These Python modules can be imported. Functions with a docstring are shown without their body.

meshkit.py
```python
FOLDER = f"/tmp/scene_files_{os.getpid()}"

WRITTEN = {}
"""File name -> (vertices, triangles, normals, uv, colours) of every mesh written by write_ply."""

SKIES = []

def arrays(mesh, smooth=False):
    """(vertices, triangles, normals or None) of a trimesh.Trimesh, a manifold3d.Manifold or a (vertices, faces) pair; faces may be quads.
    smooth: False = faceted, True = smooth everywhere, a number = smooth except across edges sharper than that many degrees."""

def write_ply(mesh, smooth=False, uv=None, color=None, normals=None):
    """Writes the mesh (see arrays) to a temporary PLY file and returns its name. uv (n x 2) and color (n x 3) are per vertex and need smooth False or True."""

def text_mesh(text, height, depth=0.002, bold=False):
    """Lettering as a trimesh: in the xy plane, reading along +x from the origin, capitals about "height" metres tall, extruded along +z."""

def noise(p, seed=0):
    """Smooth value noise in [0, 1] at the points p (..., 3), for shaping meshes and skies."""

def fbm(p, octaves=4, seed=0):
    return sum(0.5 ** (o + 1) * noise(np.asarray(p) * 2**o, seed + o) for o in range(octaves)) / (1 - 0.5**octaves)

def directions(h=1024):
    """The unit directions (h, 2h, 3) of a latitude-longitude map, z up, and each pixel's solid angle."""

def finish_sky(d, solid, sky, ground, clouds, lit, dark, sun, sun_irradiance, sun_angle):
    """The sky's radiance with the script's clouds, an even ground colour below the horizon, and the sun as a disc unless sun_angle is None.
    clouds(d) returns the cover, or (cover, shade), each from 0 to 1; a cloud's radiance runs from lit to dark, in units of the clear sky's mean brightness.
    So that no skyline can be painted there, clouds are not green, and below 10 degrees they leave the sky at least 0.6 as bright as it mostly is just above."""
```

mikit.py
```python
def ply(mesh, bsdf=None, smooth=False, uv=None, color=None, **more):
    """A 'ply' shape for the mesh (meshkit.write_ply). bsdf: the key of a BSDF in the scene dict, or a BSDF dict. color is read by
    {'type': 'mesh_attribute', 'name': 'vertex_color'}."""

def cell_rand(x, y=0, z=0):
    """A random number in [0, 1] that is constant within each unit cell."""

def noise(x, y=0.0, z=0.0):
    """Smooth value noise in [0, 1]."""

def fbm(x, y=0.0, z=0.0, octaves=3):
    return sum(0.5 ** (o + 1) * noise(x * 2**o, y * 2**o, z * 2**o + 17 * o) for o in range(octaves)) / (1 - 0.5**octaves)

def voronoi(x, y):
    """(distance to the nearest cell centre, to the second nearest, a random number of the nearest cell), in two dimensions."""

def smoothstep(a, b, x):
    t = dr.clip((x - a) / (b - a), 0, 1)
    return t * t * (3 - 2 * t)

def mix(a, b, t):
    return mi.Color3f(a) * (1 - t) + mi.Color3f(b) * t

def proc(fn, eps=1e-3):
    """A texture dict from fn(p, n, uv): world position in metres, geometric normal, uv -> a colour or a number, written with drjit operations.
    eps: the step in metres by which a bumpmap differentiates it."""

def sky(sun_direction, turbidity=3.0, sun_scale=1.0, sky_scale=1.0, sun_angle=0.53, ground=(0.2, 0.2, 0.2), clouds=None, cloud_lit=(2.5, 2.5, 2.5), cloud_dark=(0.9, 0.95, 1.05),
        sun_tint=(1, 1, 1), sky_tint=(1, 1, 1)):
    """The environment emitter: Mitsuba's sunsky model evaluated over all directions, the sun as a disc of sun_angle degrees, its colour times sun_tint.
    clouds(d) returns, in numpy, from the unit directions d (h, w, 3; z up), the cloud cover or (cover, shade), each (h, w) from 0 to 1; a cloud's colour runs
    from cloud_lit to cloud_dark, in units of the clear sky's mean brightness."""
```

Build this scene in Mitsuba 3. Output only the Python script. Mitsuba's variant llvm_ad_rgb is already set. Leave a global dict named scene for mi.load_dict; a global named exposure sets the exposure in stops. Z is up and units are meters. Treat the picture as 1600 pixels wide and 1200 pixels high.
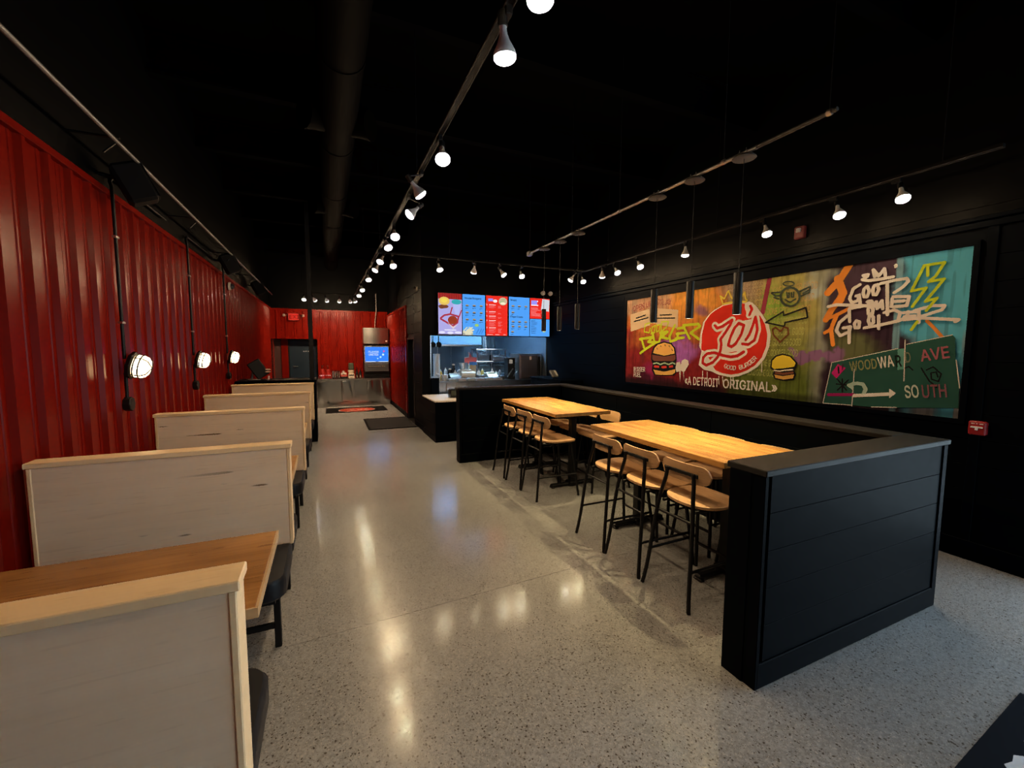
import math, random
import numpy as np, trimesh, shapely
import shapely.geometry as sg
import drjit as dr
import mitsuba as mi
import mikit, meshkit
from mikit import noise, fbm, voronoi, cell_rand, smoothstep, mix
T = mi.ScalarTransform4f
rng = random.Random(7)
PI = math.pi

# ---------------------------------------------------------------- camera, sky, exposure
exposure = 0.0
H = 1.6
F_PX, YAW, PITCH, ROLL = 652.2, 0.4165, 0.0836, -0.0033
_f = np.array([math.sin(YAW) * math.cos(PITCH), math.cos(YAW) * math.cos(PITCH), -math.sin(PITCH)])
_r0 = np.array([math.cos(YAW), -math.sin(YAW), 0.0]); _d0 = np.cross(_f, _r0)
_d = _d0 * math.cos(ROLL) - _r0 * math.sin(ROLL)
scene, labels = {}, {}
scene['camera'] = {'type': 'perspective', 'fov': math.degrees(2 * math.atan(800 / F_PX)), 'fov_axis': 'x', 'near_clip': 0.02, 'far_clip': 100.0,
    'to_world': T().look_at(origin=[0, 0, H], target=[float(_f[0]), float(_f[1]), H + float(_f[2])], up=[float(-v) for v in _d])}
# dusk daylight that comes in through the shop front behind the camera
scene['sky'] = {'type': 'constant', 'sampling_weight': 12.0, 'radiance': {'type': 'rgb', 'value': [2.9, 3.8, 4.4]}}
BULB = [515.0, 360.0, 207.0]      # radiance of the track lamps' lenses
PEND = [9000.0, 6700.0, 3200.0]      # pendants
JAR = [9.0, 6.2, 3.0]              # wall lamps
KIT = [34, 62, 92]              # kitchen ceiling panels

# ---------------------------------------------------------------- helpers
def bsdf(key, d): scene[key] = d; return key
def prin(color, rough=0.5, spec=0.5, metallic=0.0, **k):
    c = color if isinstance(color, dict) else {'type': 'rgb', 'value': list(color)}
    return {'type': 'twosided', 'b': {'type': 'principled', 'base_color': c, 'roughness': rough, 'specular': spec, 'metallic': metallic, **k}}
_rgb = {}
def rgb(c, rough=0.5, spec=0.5, metallic=0.0):
    k = (tuple(c), rough, spec, metallic)
    if k not in _rgb: _rgb[k] = bsdf('paint_%d' % len(_rgb), prin(c, rough, spec, metallic))
    return _rgb[k]
_used = {}
def numbered(name, parent=None):
    base = f'{parent}__{name}' if parent else name
    n = _used.get(base, 0); _used[base] = n + 1
    return base if n == 0 else f'{base}_{n:03d}'
def shape(mesh, m, smooth=False, **k): return mikit.ply(mesh, m, smooth, **k)
def put(sh, name, parent=None, tw=None, label=None):
    key = numbered(name, parent)
    scene[key] = {**sh, 'to_world': tw} if tw is not None else dict(sh)
    if label: labels[key] = {'label': label}
    return key
def obj(name, mesh, m, parent=None, smooth=False, label=None, emit=None, weight=None, tw=None):
    sh = shape(mesh, m, smooth)
    if emit is not None:
        sh['emitter'] = {'type': 'area', 'radiance': {'type': 'rgb', 'value': list(emit)}}
        if weight is not None: sh['emitter']['sampling_weight'] = weight
    return put(sh, name, parent, tw, label)
def thing(name, label, cat, group=None, kind=None):
    key = numbered(name); tag(key, label, cat, group, kind); return key
def tag(key, label, cat=None, group=None, kind=None):
    d = labels.setdefault(key, {}); d['label'] = label
    if cat: d['category'] = cat
    if group: d['group'] = group
    if kind: d['kind'] = kind
    return key
def cat(*ms): return trimesh.util.concatenate([m for m in ms if m is not None])
def box(x0, x1, y0, y1, z0, z1, b=0.0):
    x0, x1 = min(x0, x1), max(x0, x1); y0, y1 = min(y0, y1), max(y0, y1); z0, z1 = min(z0, z1), max(z0, z1)
    if b <= 0:
        m = trimesh.creation.box(extents=[x1 - x0, y1 - y0, z1 - z0]); m.apply_translation([(x0 + x1) / 2, (y0 + y1) / 2, (z0 + z1) / 2]); return m
    b = min(b, 0.45 * min(x1 - x0, y1 - y0, z1 - z0)); p = []
    for sx, x in ((1, x0), (-1, x1)):
        for sy, y in ((1, y0), (-1, y1)):
            for sz, z in ((1, z0), (-1, z1)):
                p += [(x + sx * b, y + sy * b, z), (x + sx * b, y, z + sz * b), (x, y + sy * b, z + sz * b)]
    return trimesh.convex.convex_hull(np.array(p))
def lathe(profile, n=24, at=(0, 0, 0)):
    m = trimesh.creation.revolve(np.array(profile, float), sections=n); m.apply_translation(at); return m
def tube(path, r, n=8, caps=True):
    p = np.array(path, float); k = len(p); rr = np.broadcast_to(np.asarray(r, float), (k,))
    t = np.gradient(p, axis=0); t /= np.linalg.norm(t, axis=1, keepdims=True)
    u = np.cross(t[0], [0, 0, 1] if abs(t[0][2]) < 0.9 else [1, 0, 0]); u /= np.linalg.norm(u); v = []
    for i in range(k):
        u = u - t[i] * (u @ t[i]); u /= np.linalg.norm(u); w = np.cross(t[i], u)
        for j in range(n): a = 2 * PI * j / n; v.append(p[i] + rr[i] * (math.cos(a) * u + math.sin(a) * w))
    f = []
    for i in range(k - 1):
        for j in range(n):
            a, b = i * n + j, i * n + (j + 1) % n
            f += [(a, b, b + n), (a, b + n, a + n)]
    if caps:
        v += [p[0], p[-1]]
        for j in range(n): f += [(len(v) - 2, (j + 1) % n, j), (len(v) - 1, (k - 1) * n + j, (k - 1) * n + (j + 1) % n)]
    return trimesh.Trimesh(np.array(v), np.array(f), process=False)
def spline(pts, n=24):
    from scipy.interpolate import CubicSpline
    p = np.array(pts, float); s = np.r_[0, np.cumsum(np.linalg.norm(np.diff(p, axis=0), axis=1))]
    return CubicSpline(s, p)(np.linspace(0, s[-1], n))
def extrude(poly, h):
    gs = [g for g in getattr(poly, 'geoms', [poly]) if g.area > 1e-9]
    return cat(*[trimesh.creation.extrude_polygon(g, h, engine='earcut') for g in gs])
def move(m, dx=0, dy=0, dz=0): m = m.copy(); m.apply_translation([dx, dy, dz]); return m
def turn(m, deg, axis, at=(0, 0, 0)): m = m.copy(); m.apply_transform(trimesh.transformations.rotation_matrix(math.radians(deg), axis, at)); return m
def frame(m, o, ex, ey):
    """mesh drawn in the xy plane, laid into the plane through o with axes ex, ey (a wall print, a screen, a mat)"""
    ex, ey = np.array(ex, float), np.array(ey, float); ez = np.cross(ex, ey)
    t = np.eye(4); t[:3, 0], t[:3, 1], t[:3, 2], t[:3, 3] = ex, ey, ez, o; m = m.copy(); m.apply_transform(t); return m
def sphere(r, at, sub=2, sc=(1, 1, 1)):
    m = trimesh.creation.icosphere(subdivisions=sub, radius=r); m.vertices *= sc; m.apply_translation(at); return m
def cyl(r, p0, p1, n=16): return tube([p0, p1], r, n)
def aim(d):
    d = np.array(d, float); d /= np.linalg.norm(d); z = -d
    x = np.cross([0, 1, 0.01], z); x /= np.linalg.norm(x); y = np.cross(z, x); t = np.eye(4); t[:3, 0], t[:3, 1], t[:3, 2] = x, y, z; return t
NTH = ['first', 'second', 'third', 'fourth', 'fifth', 'sixth', 'seventh', 'eighth', 'ninth', 'tenth', 'eleventh', 'twelfth', 'thirteenth', 'fourteenth', 'fifteenth', 'sixteenth', 'seventeenth']

# ---------------------------------------------------------------- materials
def floor_color(p, n, uv):
    x, y = p.x + 0.012 * (noise(p.x * 40, p.y * 40) - 0.5), p.y + 0.012 * (noise(p.x * 40, p.y * 40, 5) - 0.5)
    d1, s1, r1 = voronoi(x * 74, y * 74)
    d2, s2, r2 = voronoi(x * 165 + 7, y * 165)
    d3, s3, r3 = voronoi(x * 34 + 3, y * 34)
    base = mix((.19, .195, .2), (.26, .272, .282), fbm(p.x * 1.3, p.y * 1.3, 0, 4))
    base = base * (0.8 + 0.4 * noise(p.x * 110, p.y * 110))
    c = mix(base, (.055, .048, .042), dr.select(r1 > .84, (1 - smoothstep(.18, .36, d1)) * 1.0, 0.0))
    c = mix(c, (.36, .355, .345), dr.select(r1 < .12, (1 - smoothstep(.15, .36, d1)) * .7, 0.0))
    c = mix(c, (.11, .1, .088), dr.select(r2 > .76, (1 - smoothstep(.2, .42, d2)) * .75, 0.0))
    c = mix(c, (.39, .385, .37), dr.select(r2 < .16, (1 - smoothstep(.2, .42, d2)) * .6, 0.0))
    c = mix(c, (.06, .052, .045), dr.select(r3 > .965, 1 - smoothstep(.1, .22, d3), 0.0))
    return c
def floor_rough(p, n, uv): return 0.085 + 0.08 * fbm(p.x * 1.1, p.y * 1.1, 3, 3) + 0.08 * noise(p.x * 60, p.y * 60, 2)
bsdf('polished_concrete', prin(mikit.proc(floor_color), mikit.proc(floor_rough), 0.55))
def grain(light, dark, ax, fine=1.0, con=1.0, knot=0.0):
    def fn(p, n, uv):
        q = [p.x, p.y, p.z]; l = q[ax]; a, b = [q[i] for i in range(3) if i != ax]
        w = fbm(l * 1.1, a * 5, b * 5, 3); wa, wb = a + .05 * (w - .5), b + .05 * (w - .5)
        g = noise(l * 5 * fine, wa * 210 * fine, wb * 210 * fine); st = fbm(l * 1.6 + 4, wa * 30, wb * 30, 4); bl = fbm(l * 3 + 1, a * 4, b * 4, 3)
        fl = smoothstep(.74, .86, noise(l * 11, wa * 95, wb * 95)) * .38
        c = mix(light, dark, dr.clip(con * (.16 * (g - .5) + .75 * (st - .5) + fl + 1.1 * (bl - .5)) + .3, 0, 1))
        if knot > 0:
            k = smoothstep(.86, .93, noise(l * 5.5 + 3, wa * 34, wb * 34)) * smoothstep(.6, .7, noise(l * 1.3 + 8, a * 2.3, b * 2.3)); c = mix(c, (.16, .085, .04), k * knot)
        return c
    return fn
bsdf('maple_ply', prin(mikit.proc(grain((.77, .61, .44), (.6, .45, .3), 0, 1, .6, .9)), 0.42, 0.4))
bsdf('maple_cap', prin(mikit.proc(grain((.8, .61, .37), (.64, .46, .25), 0, 1, .6)), 0.33, 0.5))
bsdf('booth_top_wood', prin(mikit.proc(grain((.36, .18, .055), (.15, .06, .016), 0)), 0.3, 0.5))
bsdf('edge_band', prin(mikit.proc(grain((.46, .32, .17), (.34, .22, .11), 0)), 0.4, 0.4))
def butcher(p, n, uv):
    st = dr.floor(p.x / .042); seg = dr.floor((p.y + cell_rand(st, 3) * 1.3) / (.45 + .3 * cell_rand(st, 9)))
    t = cell_rand(st, seg, 4); g = fbm(p.x * 120, p.y * 5, p.z * 120, 3)
    c = mix(mix((.4, .215, .064), (.27, .128, .032), t), (.13, .052, .012), .6 * smoothstep(.5, .8, g))
    e = smoothstep(.0, .03, dr.abs(p.x / .042 - st - .5) - .465)
    return c * (1 - .25 * e)
bsdf('butcher_block', prin(mikit.proc(butcher), 0.33, 0.45))
bsdf('stool_wood', prin(mikit.proc(grain((.5, .31, .16), (.3, .165, .075), 1)), 0.42, 0.4))
def redpaint(p, n, uv):
    return mix((.125, .0042, .0016), (.155, .0056, .0022), fbm(p.x * 2, p.y * 2, p.z * 1.2, 3))
bsdf('red_metal', prin(mikit.proc(redpaint), 0.22, 0.07))
bsdf('black_paint', prin((.0009, .0018, .0034), 0.5, 0.025))
bsdf('black_wall', prin((.0012, .0014, .0018), 0.5, 0.04))
bsdf('cap_paint', prin((.014, .0138, .0135), 0.5, 0.12))
bsdf('ceiling_paint', prin((.0012, .0012, .0014), 0.85, 0.01))
bsdf('black_metal', prin((.004, .0045, .0055), 0.4, 0.25))
bsdf('black_vinyl', prin((.005, .0065, .01), 0.42, 0.25))
bsdf('black_rubber', prin((.005, .005, .0058), 0.85, 0.05))
def steelc(p, n, uv): return mix((.5, .5, .5), (.64, .64, .63), noise(p.x * 300, p.y * 300, p.z * 3))
bsdf('steel', {'type': 'twosided', 'b': {'type': 'principled', 'base_color': mikit.proc(steelc), 'metallic': 1.0, 'roughness': 0.22}})
bsdf('sheet_steel', prin((.6, .6, .6), 0.16, 0.5, 1.0))
bsdf('chrome', prin((.7, .7, .7), 0.15, 0.5, 1.0))
bsdf('galvanized', prin((.5, .49, .47), 0.35, 0.5, 1.0))
bsdf('white_plastic', prin((.7, .68, .64), 0.4, 0.5))
bsdf('glow', prin((.8, .78, .7), 0.4, 0.5))
bsdf('screen_glass', prin((.02, .02, .022), 0.15, 0.5))
bsdf('glow_flat', {'type': 'twosided', 'b': {'type': 'diffuse', 'reflectance': {'type': 'rgb', 'value': [.02, .02, .02]}}})
def ink(c):
    k = ('ink',) + tuple(c)
    if k not in _rgb: _rgb[k] = bsdf('ink_%d' % len(_rgb), {'type': 'twosided', 'b': {'type': 'diffuse', 'reflectance': {'type': 'rgb', 'value': [min(.85, 1.3 * v) for v in c]}}})
    return _rgb[k]

# ---------------------------------------------------------------- the setting
XL, XR, YB, YF, ZC = -1.385, 4.46, 13.0, -2.6, 4.4
YW = .98   # the right wall ends here in a shop window
def slab(name, mesh, m, label, parent=None, smooth=False):
    k = obj(name, mesh, m, parent, smooth)
    if not parent: tag(k, label, None, None, 'structure')
    else: labels[k] = {'label': label}
    return k
fl = thing('floor', 'polished speckled concrete floor of the dining room', None, None, 'structure')
del labels[fl]['label']; labels[fl]['label'] = 'polished speckled concrete floor of the dining room'
Y0 = 2.445
tilt = lambda x: 0.045 * (x - 0.2)
jn = sg.Polygon([(-3.0, YF - .5), (4.9, YF - .5), (4.9, Y0 + tilt(4.9) - .0012), (-3.0, Y0 + tilt(-3) - .0012)])
jf = sg.Polygon([(-3.0, Y0 + tilt(-3) + .0012), (4.9, Y0 + tilt(4.9) + .0012), (4.9, 8.2), (-3.0, 8.2)])
for pl in (jn, jf, sg.box(-3.0, 8.203, 4.9, 13.8)): obj('slab', move(extrude(pl, .1), 0, 0, -.1), 'polished_concrete', fl)
obj('joint_base', box(-3, 4.9, YF - .5, 13.8, -.2, -.06), rgb((.03, .027, .024), .9, .1), fl)

ce = thing('ceiling', 'black painted open ceiling deck with joists', None, None, 'structure')
obj('deck', box(-3, 4.9, YF - .4, 13.8, ZC, ZC + .1), 'ceiling_paint', ce)
jo = shape(cat(box(-3, 4.9, -.05, .05, ZC - .03, ZC), box(-3, 4.9, -.006, .006, ZC - .36, ZC), box(-3, 4.9, -.05, .05, ZC - .38, ZC - .35)), 'ceiling_paint')
for i in range(11): put(jo, 'joist', ce, T().translate([0, -2.6 + 1.5 * i, 0]))

# ribbed red metal panels
PITCH_R, NR = 0.218, 4
def panel_profile(nr, back=-.012):
    pts = []
    for k in range(nr):
        c = PITCH_R * (k + .5)
        for dx, h in ((-.094, 0), (-.076, 0), (-.071, .005), (-.057, .005), (-.052, 0), (-.03, 0), (-.014, .026), (.014, .026), (.03, 0), (.052, 0), (.057, .005), (.071, .005), (.076, 0), (.094, 0)): pts.append((c + dx, h))
    L = nr * PITCH_R
    return sg.Polygon([(0.0015, 0)] + pts + [(L - .0015, 0), (L - .0015, back), (.0015, back)])
def panel_mesh(nr, z0, z1): return move(extrude(panel_profile(nr), z1 - z0), 0, 0, z0)
_pm = {}
def panels(parent, o, ex, ey, length, z0, z1, first=0.0):
    t, W = first, NR * PITCH_R
    while t < length - .05:
        nr = min(NR, int(round((length - t) / PITCH_R)))
        if nr < 1: break
        k = (nr, z0, z1)
        if k not in _pm: _pm[k] = shape(panel_mesh(nr, z0, z1), 'red_metal')
        q = np.eye(4); q[:3, 0] = ex; q[:3, 1] = ey; q[:3, 3] = np.array(o) + np.array(ex) * t
        put(_pm[k], 'panel', parent, T(q)); t += nr * PITCH_R
wl = thing('wall_left', 'left wall clad in glossy red ribbed metal under a black upper band', None, None, 'structure')
obj('core', box(XL - .15, XL - .012, YF, YB + .1, 0, ZC), 'black_wall', wl)
YP = 2.772 - PITCH_R / 2
panels(wl, (XL, YP + PITCH_R * 47, 0), (0, -1, 0), (1, 0, 0), (YP + PITCH_R * 47) - YF, .1, 2.66)
obj('top_trim', box(XL - .012, XL + .034, YF, YB, 2.655, 2.7, .004), 'red_metal', wl)
obj('upper_band', box(XL - .012, XL + .004, YF, YB, 2.7, ZC), 'black_wall', wl)
obj('baseboard', box(XL - .012, XL + .012, YF, YB, 0, .1, .004), 'black_paint', wl)

wb = thing('wall_back', 'back wall of red ribbed metal with a dark door opening', None, None, 'structure')
DX0, DX1, DZ = -1.345, -.24, 1.86
obj('core', cat(box(XL, DX0, YB + .012, YB + .15, 0, ZC), box(DX1, 1.9, YB + .012, YB + .15, 0, ZC), box(DX0, DX1, YB + .012, YB + .15, DZ, ZC)), 'black_wall', wb)
panels(wb, (1.72, YB, 0), (-1, 0, 0), (0, -1, 0), 1.72 - DX1, .1, 2.64)
panels(wb, (1.72 - 9 * PITCH_R, YB, 0), (-1, 0, 0), (0, -1, 0), 1.72 - 9 * PITCH_R - XL + .1, DZ, 2.64)
obj('top_trim', box(XL, 1.68, YB - .03, YB + .012, 2.635, 2.68, .004), 'red_metal', wb)
obj('upper_band', box(XL, 1.9, YB - .002, YB + .012, 2.68, ZC), 'black_wall', wb)
obj('recess', cat(box(DX0 - .1, DX0, YB + .012, 13.5, 0, DZ + .1), box(DX1, DX1 + .1, YB + .15, 13.5, 0, DZ + .1), box(DX0, DX1, YB + .15, 13.5, DZ, DZ + .1)), rgb((.16, .012, .007), .5), wb)
obj('recess_panel', box(-1.17, -1.0, 13.36, 13.5, 0, DZ), 'red_metal', wb)
obj('dark_jamb', box(DX0, -1.17, 13.4, 13.5, 0, DZ), rgb((.03, .004, .003), .6), wb)
dk = thing('door_1', 'dark navy restroom door in the recess of the red back wall', None, None, 'structure')
obj('leaf', box(-.97, -.27, 13.40, 13.45, .01, 1.83, .004), rgb((.009, .019, .034), .5, .15), dk)
obj('frame', cat(box(-1.0, -.97, 13.36, 13.5, 0, DZ), box(-.27, -.24, 13.36, 13.5, 0, DZ), box(-.97, -.27, 13.36, 13.5, 1.83, DZ)), 'black_metal', dk)
obj('handle', cat(cyl(.025, (-.87, 13.40, 1.09), (-.87, 13.385, 1.09)), tube([(-.87, 13.385, 1.09), (-.87, 13.35, 1.09), (-.76, 13.35, 1.085)], .009)), 'chrome', dk, smooth=40)
obj('name_plate', cat(*[box(-.62 + .055 * i, -.585 + .055 * i, 13.392, 13.40, 1.50, 1.53) for i in (0, 1, 2, 4)]), rgb((.4, .4, .42), .4), dk)

wc = thing('wall_corridor', 'corridor side wall of the kitchen, red metal at the back and black in front', None, None, 'structure')
XC = 1.675
obj('core', cat(box(XC + .012, XC + .16, 8.05, 8.86, 0, ZC), box(XC + .012, XC + .16, 9.6, YB + .1, 0, ZC), box(XC + .012, XC + .16, 8.86, 9.6, 1.8, ZC)), 'black_wall', wc)
def panels_px(parent, x, y0, y1, z0, z1):      # ribs towards -x, running along +y
    n = int((y1 - y0) / PITCH_R); t = y0
    while n > 0:
        nr = min(NR, n); k = (nr, z0, z1)
        if k not in _pm: _pm[k] = shape(panel_mesh(nr, z0, z1), 'red_metal')
        q = np.eye(4); q[:3, 0] = (0, 1, 0); q[:3, 1] = (-1, 0, 0); q[:3, 3] = (x, t, 0)
        put(_pm[k], 'panel', parent, T(q)); t += nr * PITCH_R; n -= nr
panels_px(wc, XC, 9.72, 13.0, .12, 2.54)
obj('top_trim', box(XC - .034, XC + .012, 9.68, YB, 2.535, 2.58, .004), 'red_metal', wc)
obj('corner_trim', box(XC - .034, XC + .012, 9.66, 9.72, .12, 2.58, .004), 'red_metal', wc)
obj('upper_band', cat(box(XC, XC + .012, 9.68, YB, 2.58, ZC)), 'black_wall', wc)
obj('baseboard', box(XC - .02, XC + .012, 9.66, YB, 0, .12, .004), 'black_paint', wc)
for k in range(13):
    z0 = .12 + .2 * k
    obj('plank', box(XC - .004, XC + .012, 8.05, 8.84, z0 + .0012, z0 + .1988, .0015), 'black_paint', wc)
    if z0 > 1.75: obj('plank', box(XC - .004, XC + .012, 8.86, 9.66, z0 + .0012, z0 + .1988, .0015), 'black_paint', wc)
obj('plank', box(XC - .004, XC + .012, 8.05, 9.66, 2.73, ZC, .002), 'black_paint', wc)
obj('base_plank', box(XC - .01, XC + .012, 8.05, 8.86, 0, .12, .002), 'black_paint', wc)
obj('door_jamb', cat(box(XC - .01, XC + .17, 8.84, 8.88, 0, 1.82), box(XC - .01, XC + .17, 9.6, 9.66, 0, 1.82), box(XC - .01, XC + .17, 8.84, 9.66, 1.8, 1.84)), 'black_metal', wc)
obj('door_leaf', box(XC + .10, XC + .14, 8.9, 9.6, .02, 1.8, .003), rgb((.008, .008, .01), .5), wc)
obj('threshold', box(XC - .03, XC + .1, 8.88, 9.6, 0, .012, .003), 'steel', wc)

# right wall of black planks with the mural
wr = thing('wall_right', 'long black plank wall that carries the mural', None, None, 'structure')
obj('core', cat(box(XR + .012, XR + .16, YW, YB + .1, 0, ZC), box(XR + .012, XR + .16, YF - .1, YW, 2.65, ZC), box(XR + .012, XR + .16, YF - .1, YW, 0, .1)), 'black_wall', wr)
obj('window_mullion', cat(*[box(XR + .02, XR + .1, y - .03, y + .03, .1, 2.65) for y in (-2.6, -1.4, -.2, .95)]), 'black_metal', wr)
cuts = [YW, 1.455, 3.45, 5.56, 8.03]
for r in range(12):
    z0 = .15 + .195 * r
    for a, b in zip(cuts[:-1], cuts[1:]):
        if a in (1.455, 3.45) and 1.1 < z0 < 2.15: continue
        obj('plank', box(XR - .004, XR + .012, a + .001, b - .001, z0 + .0012, z0 + .1938, .0015), 'black_paint', wr)
obj('plank', box(XR - .002, XR + .012, 1.455, 5.56, 1.0, 2.5, 0), 'black_wall', wr)
obj('ledge_trim', box(XR - .035, XR + .012, YW, 8.03, 2.555, 2.585, .004), 'black_paint', wr)
obj('ledge_trim', box(XR - .022, XR + .012, YW, 8.03, 2.5, 2.548, .004), 'black_paint', wr)
obj('corner_board', box(XR - .018, XR + .012, 1.40, 1.46, .15, 2.5, .003), 'black_paint', wr)
obj('upper_band', box(XR + .002, XR + .012, YF, 8.03, 2.66, ZC), 'black_wall', wr)
obj('baseboard', box(XR - .02, XR + .012, YW, 8.03, 0, .15, .004), 'black_paint', wr)

# kitchen front: header over the serving opening
wk = thing('wall_kitchen', 'black wall above the kitchen opening that carries the menu screens', None, None, 'structure')
obj('header', box(XC, XR + .012, 8.05, 8.2, 1.86, ZC), 'black_wall', wk)
obj('jamb', box(XC, 1.83, 8.05, 8.2, 0, 1.86), 'black_wall', wk)
obj('jamb_trim', box(1.826, 1.845, 8.04, 8.21, 1.0, 1.86, .003), 'steel', wk)
obj('sill_wall', box(1.83, 1.985, 8.0, 8.2, 0, 1.03, .004), 'black_paint', wk)
obj('sill_cap', box(1.81, 1.995, 7.98, 8.22, 1.03, 1.05, .004), 'steel', wk)

# front of the shop, behind the camera: wall with the window openings the daylight comes through
wf = thing('wall_front', 'shop front wall behind the camera with a narrow daylight opening', None, None, 'structure')
obj('frame', cat(box(-1.6, 3.6, YF - .12, YF, 0, ZC), box(4.5, 4.62, YF - .12, YF, 0, ZC), box(3.6, 4.5, YF - .12, YF, 0, .1), box(3.6, 4.5, YF - .12, YF, 2.2, ZC)), 'black_wall', wf)
# ---------------------------------------------------------------- half walls round the bar tables
def half_wall(label, core, planks, extras):
    k = thing('half_wall', label, None, None, 'structure')
    obj('core', core, 'black_wall', k)
    for p in planks: obj('plank', p, 'black_paint', k)
    for nm, m, mat in extras: obj(nm, m, mat, k)
    return k
HZ = 1.06
def rows(z0, z1, n): d = (z1 - z0) / n; return [(z0 + d * i + .001, z0 + d * (i + 1) - .001) for i in range(n)]
half_wall('nearest half wall of navy black planks with a wide grey cap', box(1.81, 3.42, 1.235, 1.375, 0, 1.03),
    [box(1.84, 3.40, 1.222, 1.236, a, b, .0015) for a, b in rows(.125, 1.03, 5)] + [box(1.84, 3.27, 1.374, 1.386, a, b, .003) for a, b in rows(.125, 1.03, 5)],
    [('baseboard', box(1.80, 3.44, 1.214, 1.236, 0, .125, .004), 'black_paint'), ('end_board', box(1.787, 1.812, 1.215, 1.39, 0, 1.03, .003), 'black_paint'),
     ('end_board', box(1.781, 1.79, 1.28, 1.394, 0, 1.03, .003), 'black_paint'), ('corner_board', box(3.40, 3.448, 1.214, 1.24, 0, 1.03, .003), 'black_paint'),
     ('cap', box(1.778, 3.455, 1.205, 1.41, 1.03, HZ, .004), 'cap_paint')])
half_wall('long half wall along the right of the bar tables with a grey cap', box(3.30, 3.425, 1.375, 5.56, 0, 1.03),
    [box(3.288, 3.302, a0 + .002, b0 - .002, a, b, .003) for a, b in rows(.125, 1.03, 5) for a0, b0 in ((1.386, 2.8), (2.8, 4.2), (4.2, 5.53))] +
    [box(3.424, 3.437, a0 + .002, b0 - .002, a, b, .003) for a, b in rows(.125, 1.03, 5) for a0, b0 in ((1.24, 3.4), (3.4, 5.56))],
    [('baseboard', box(3.278, 3.302, 1.386, 5.53, 0, .125, .004), 'black_paint'), ('baseboard', box(3.424, 3.448, 1.24, 5.6, 0, .125, .004), 'black_paint'), ('cap', box(3.265, 3.455, 1.41, 5.545, 1.03, HZ, .004), 'cap_paint')])
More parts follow.
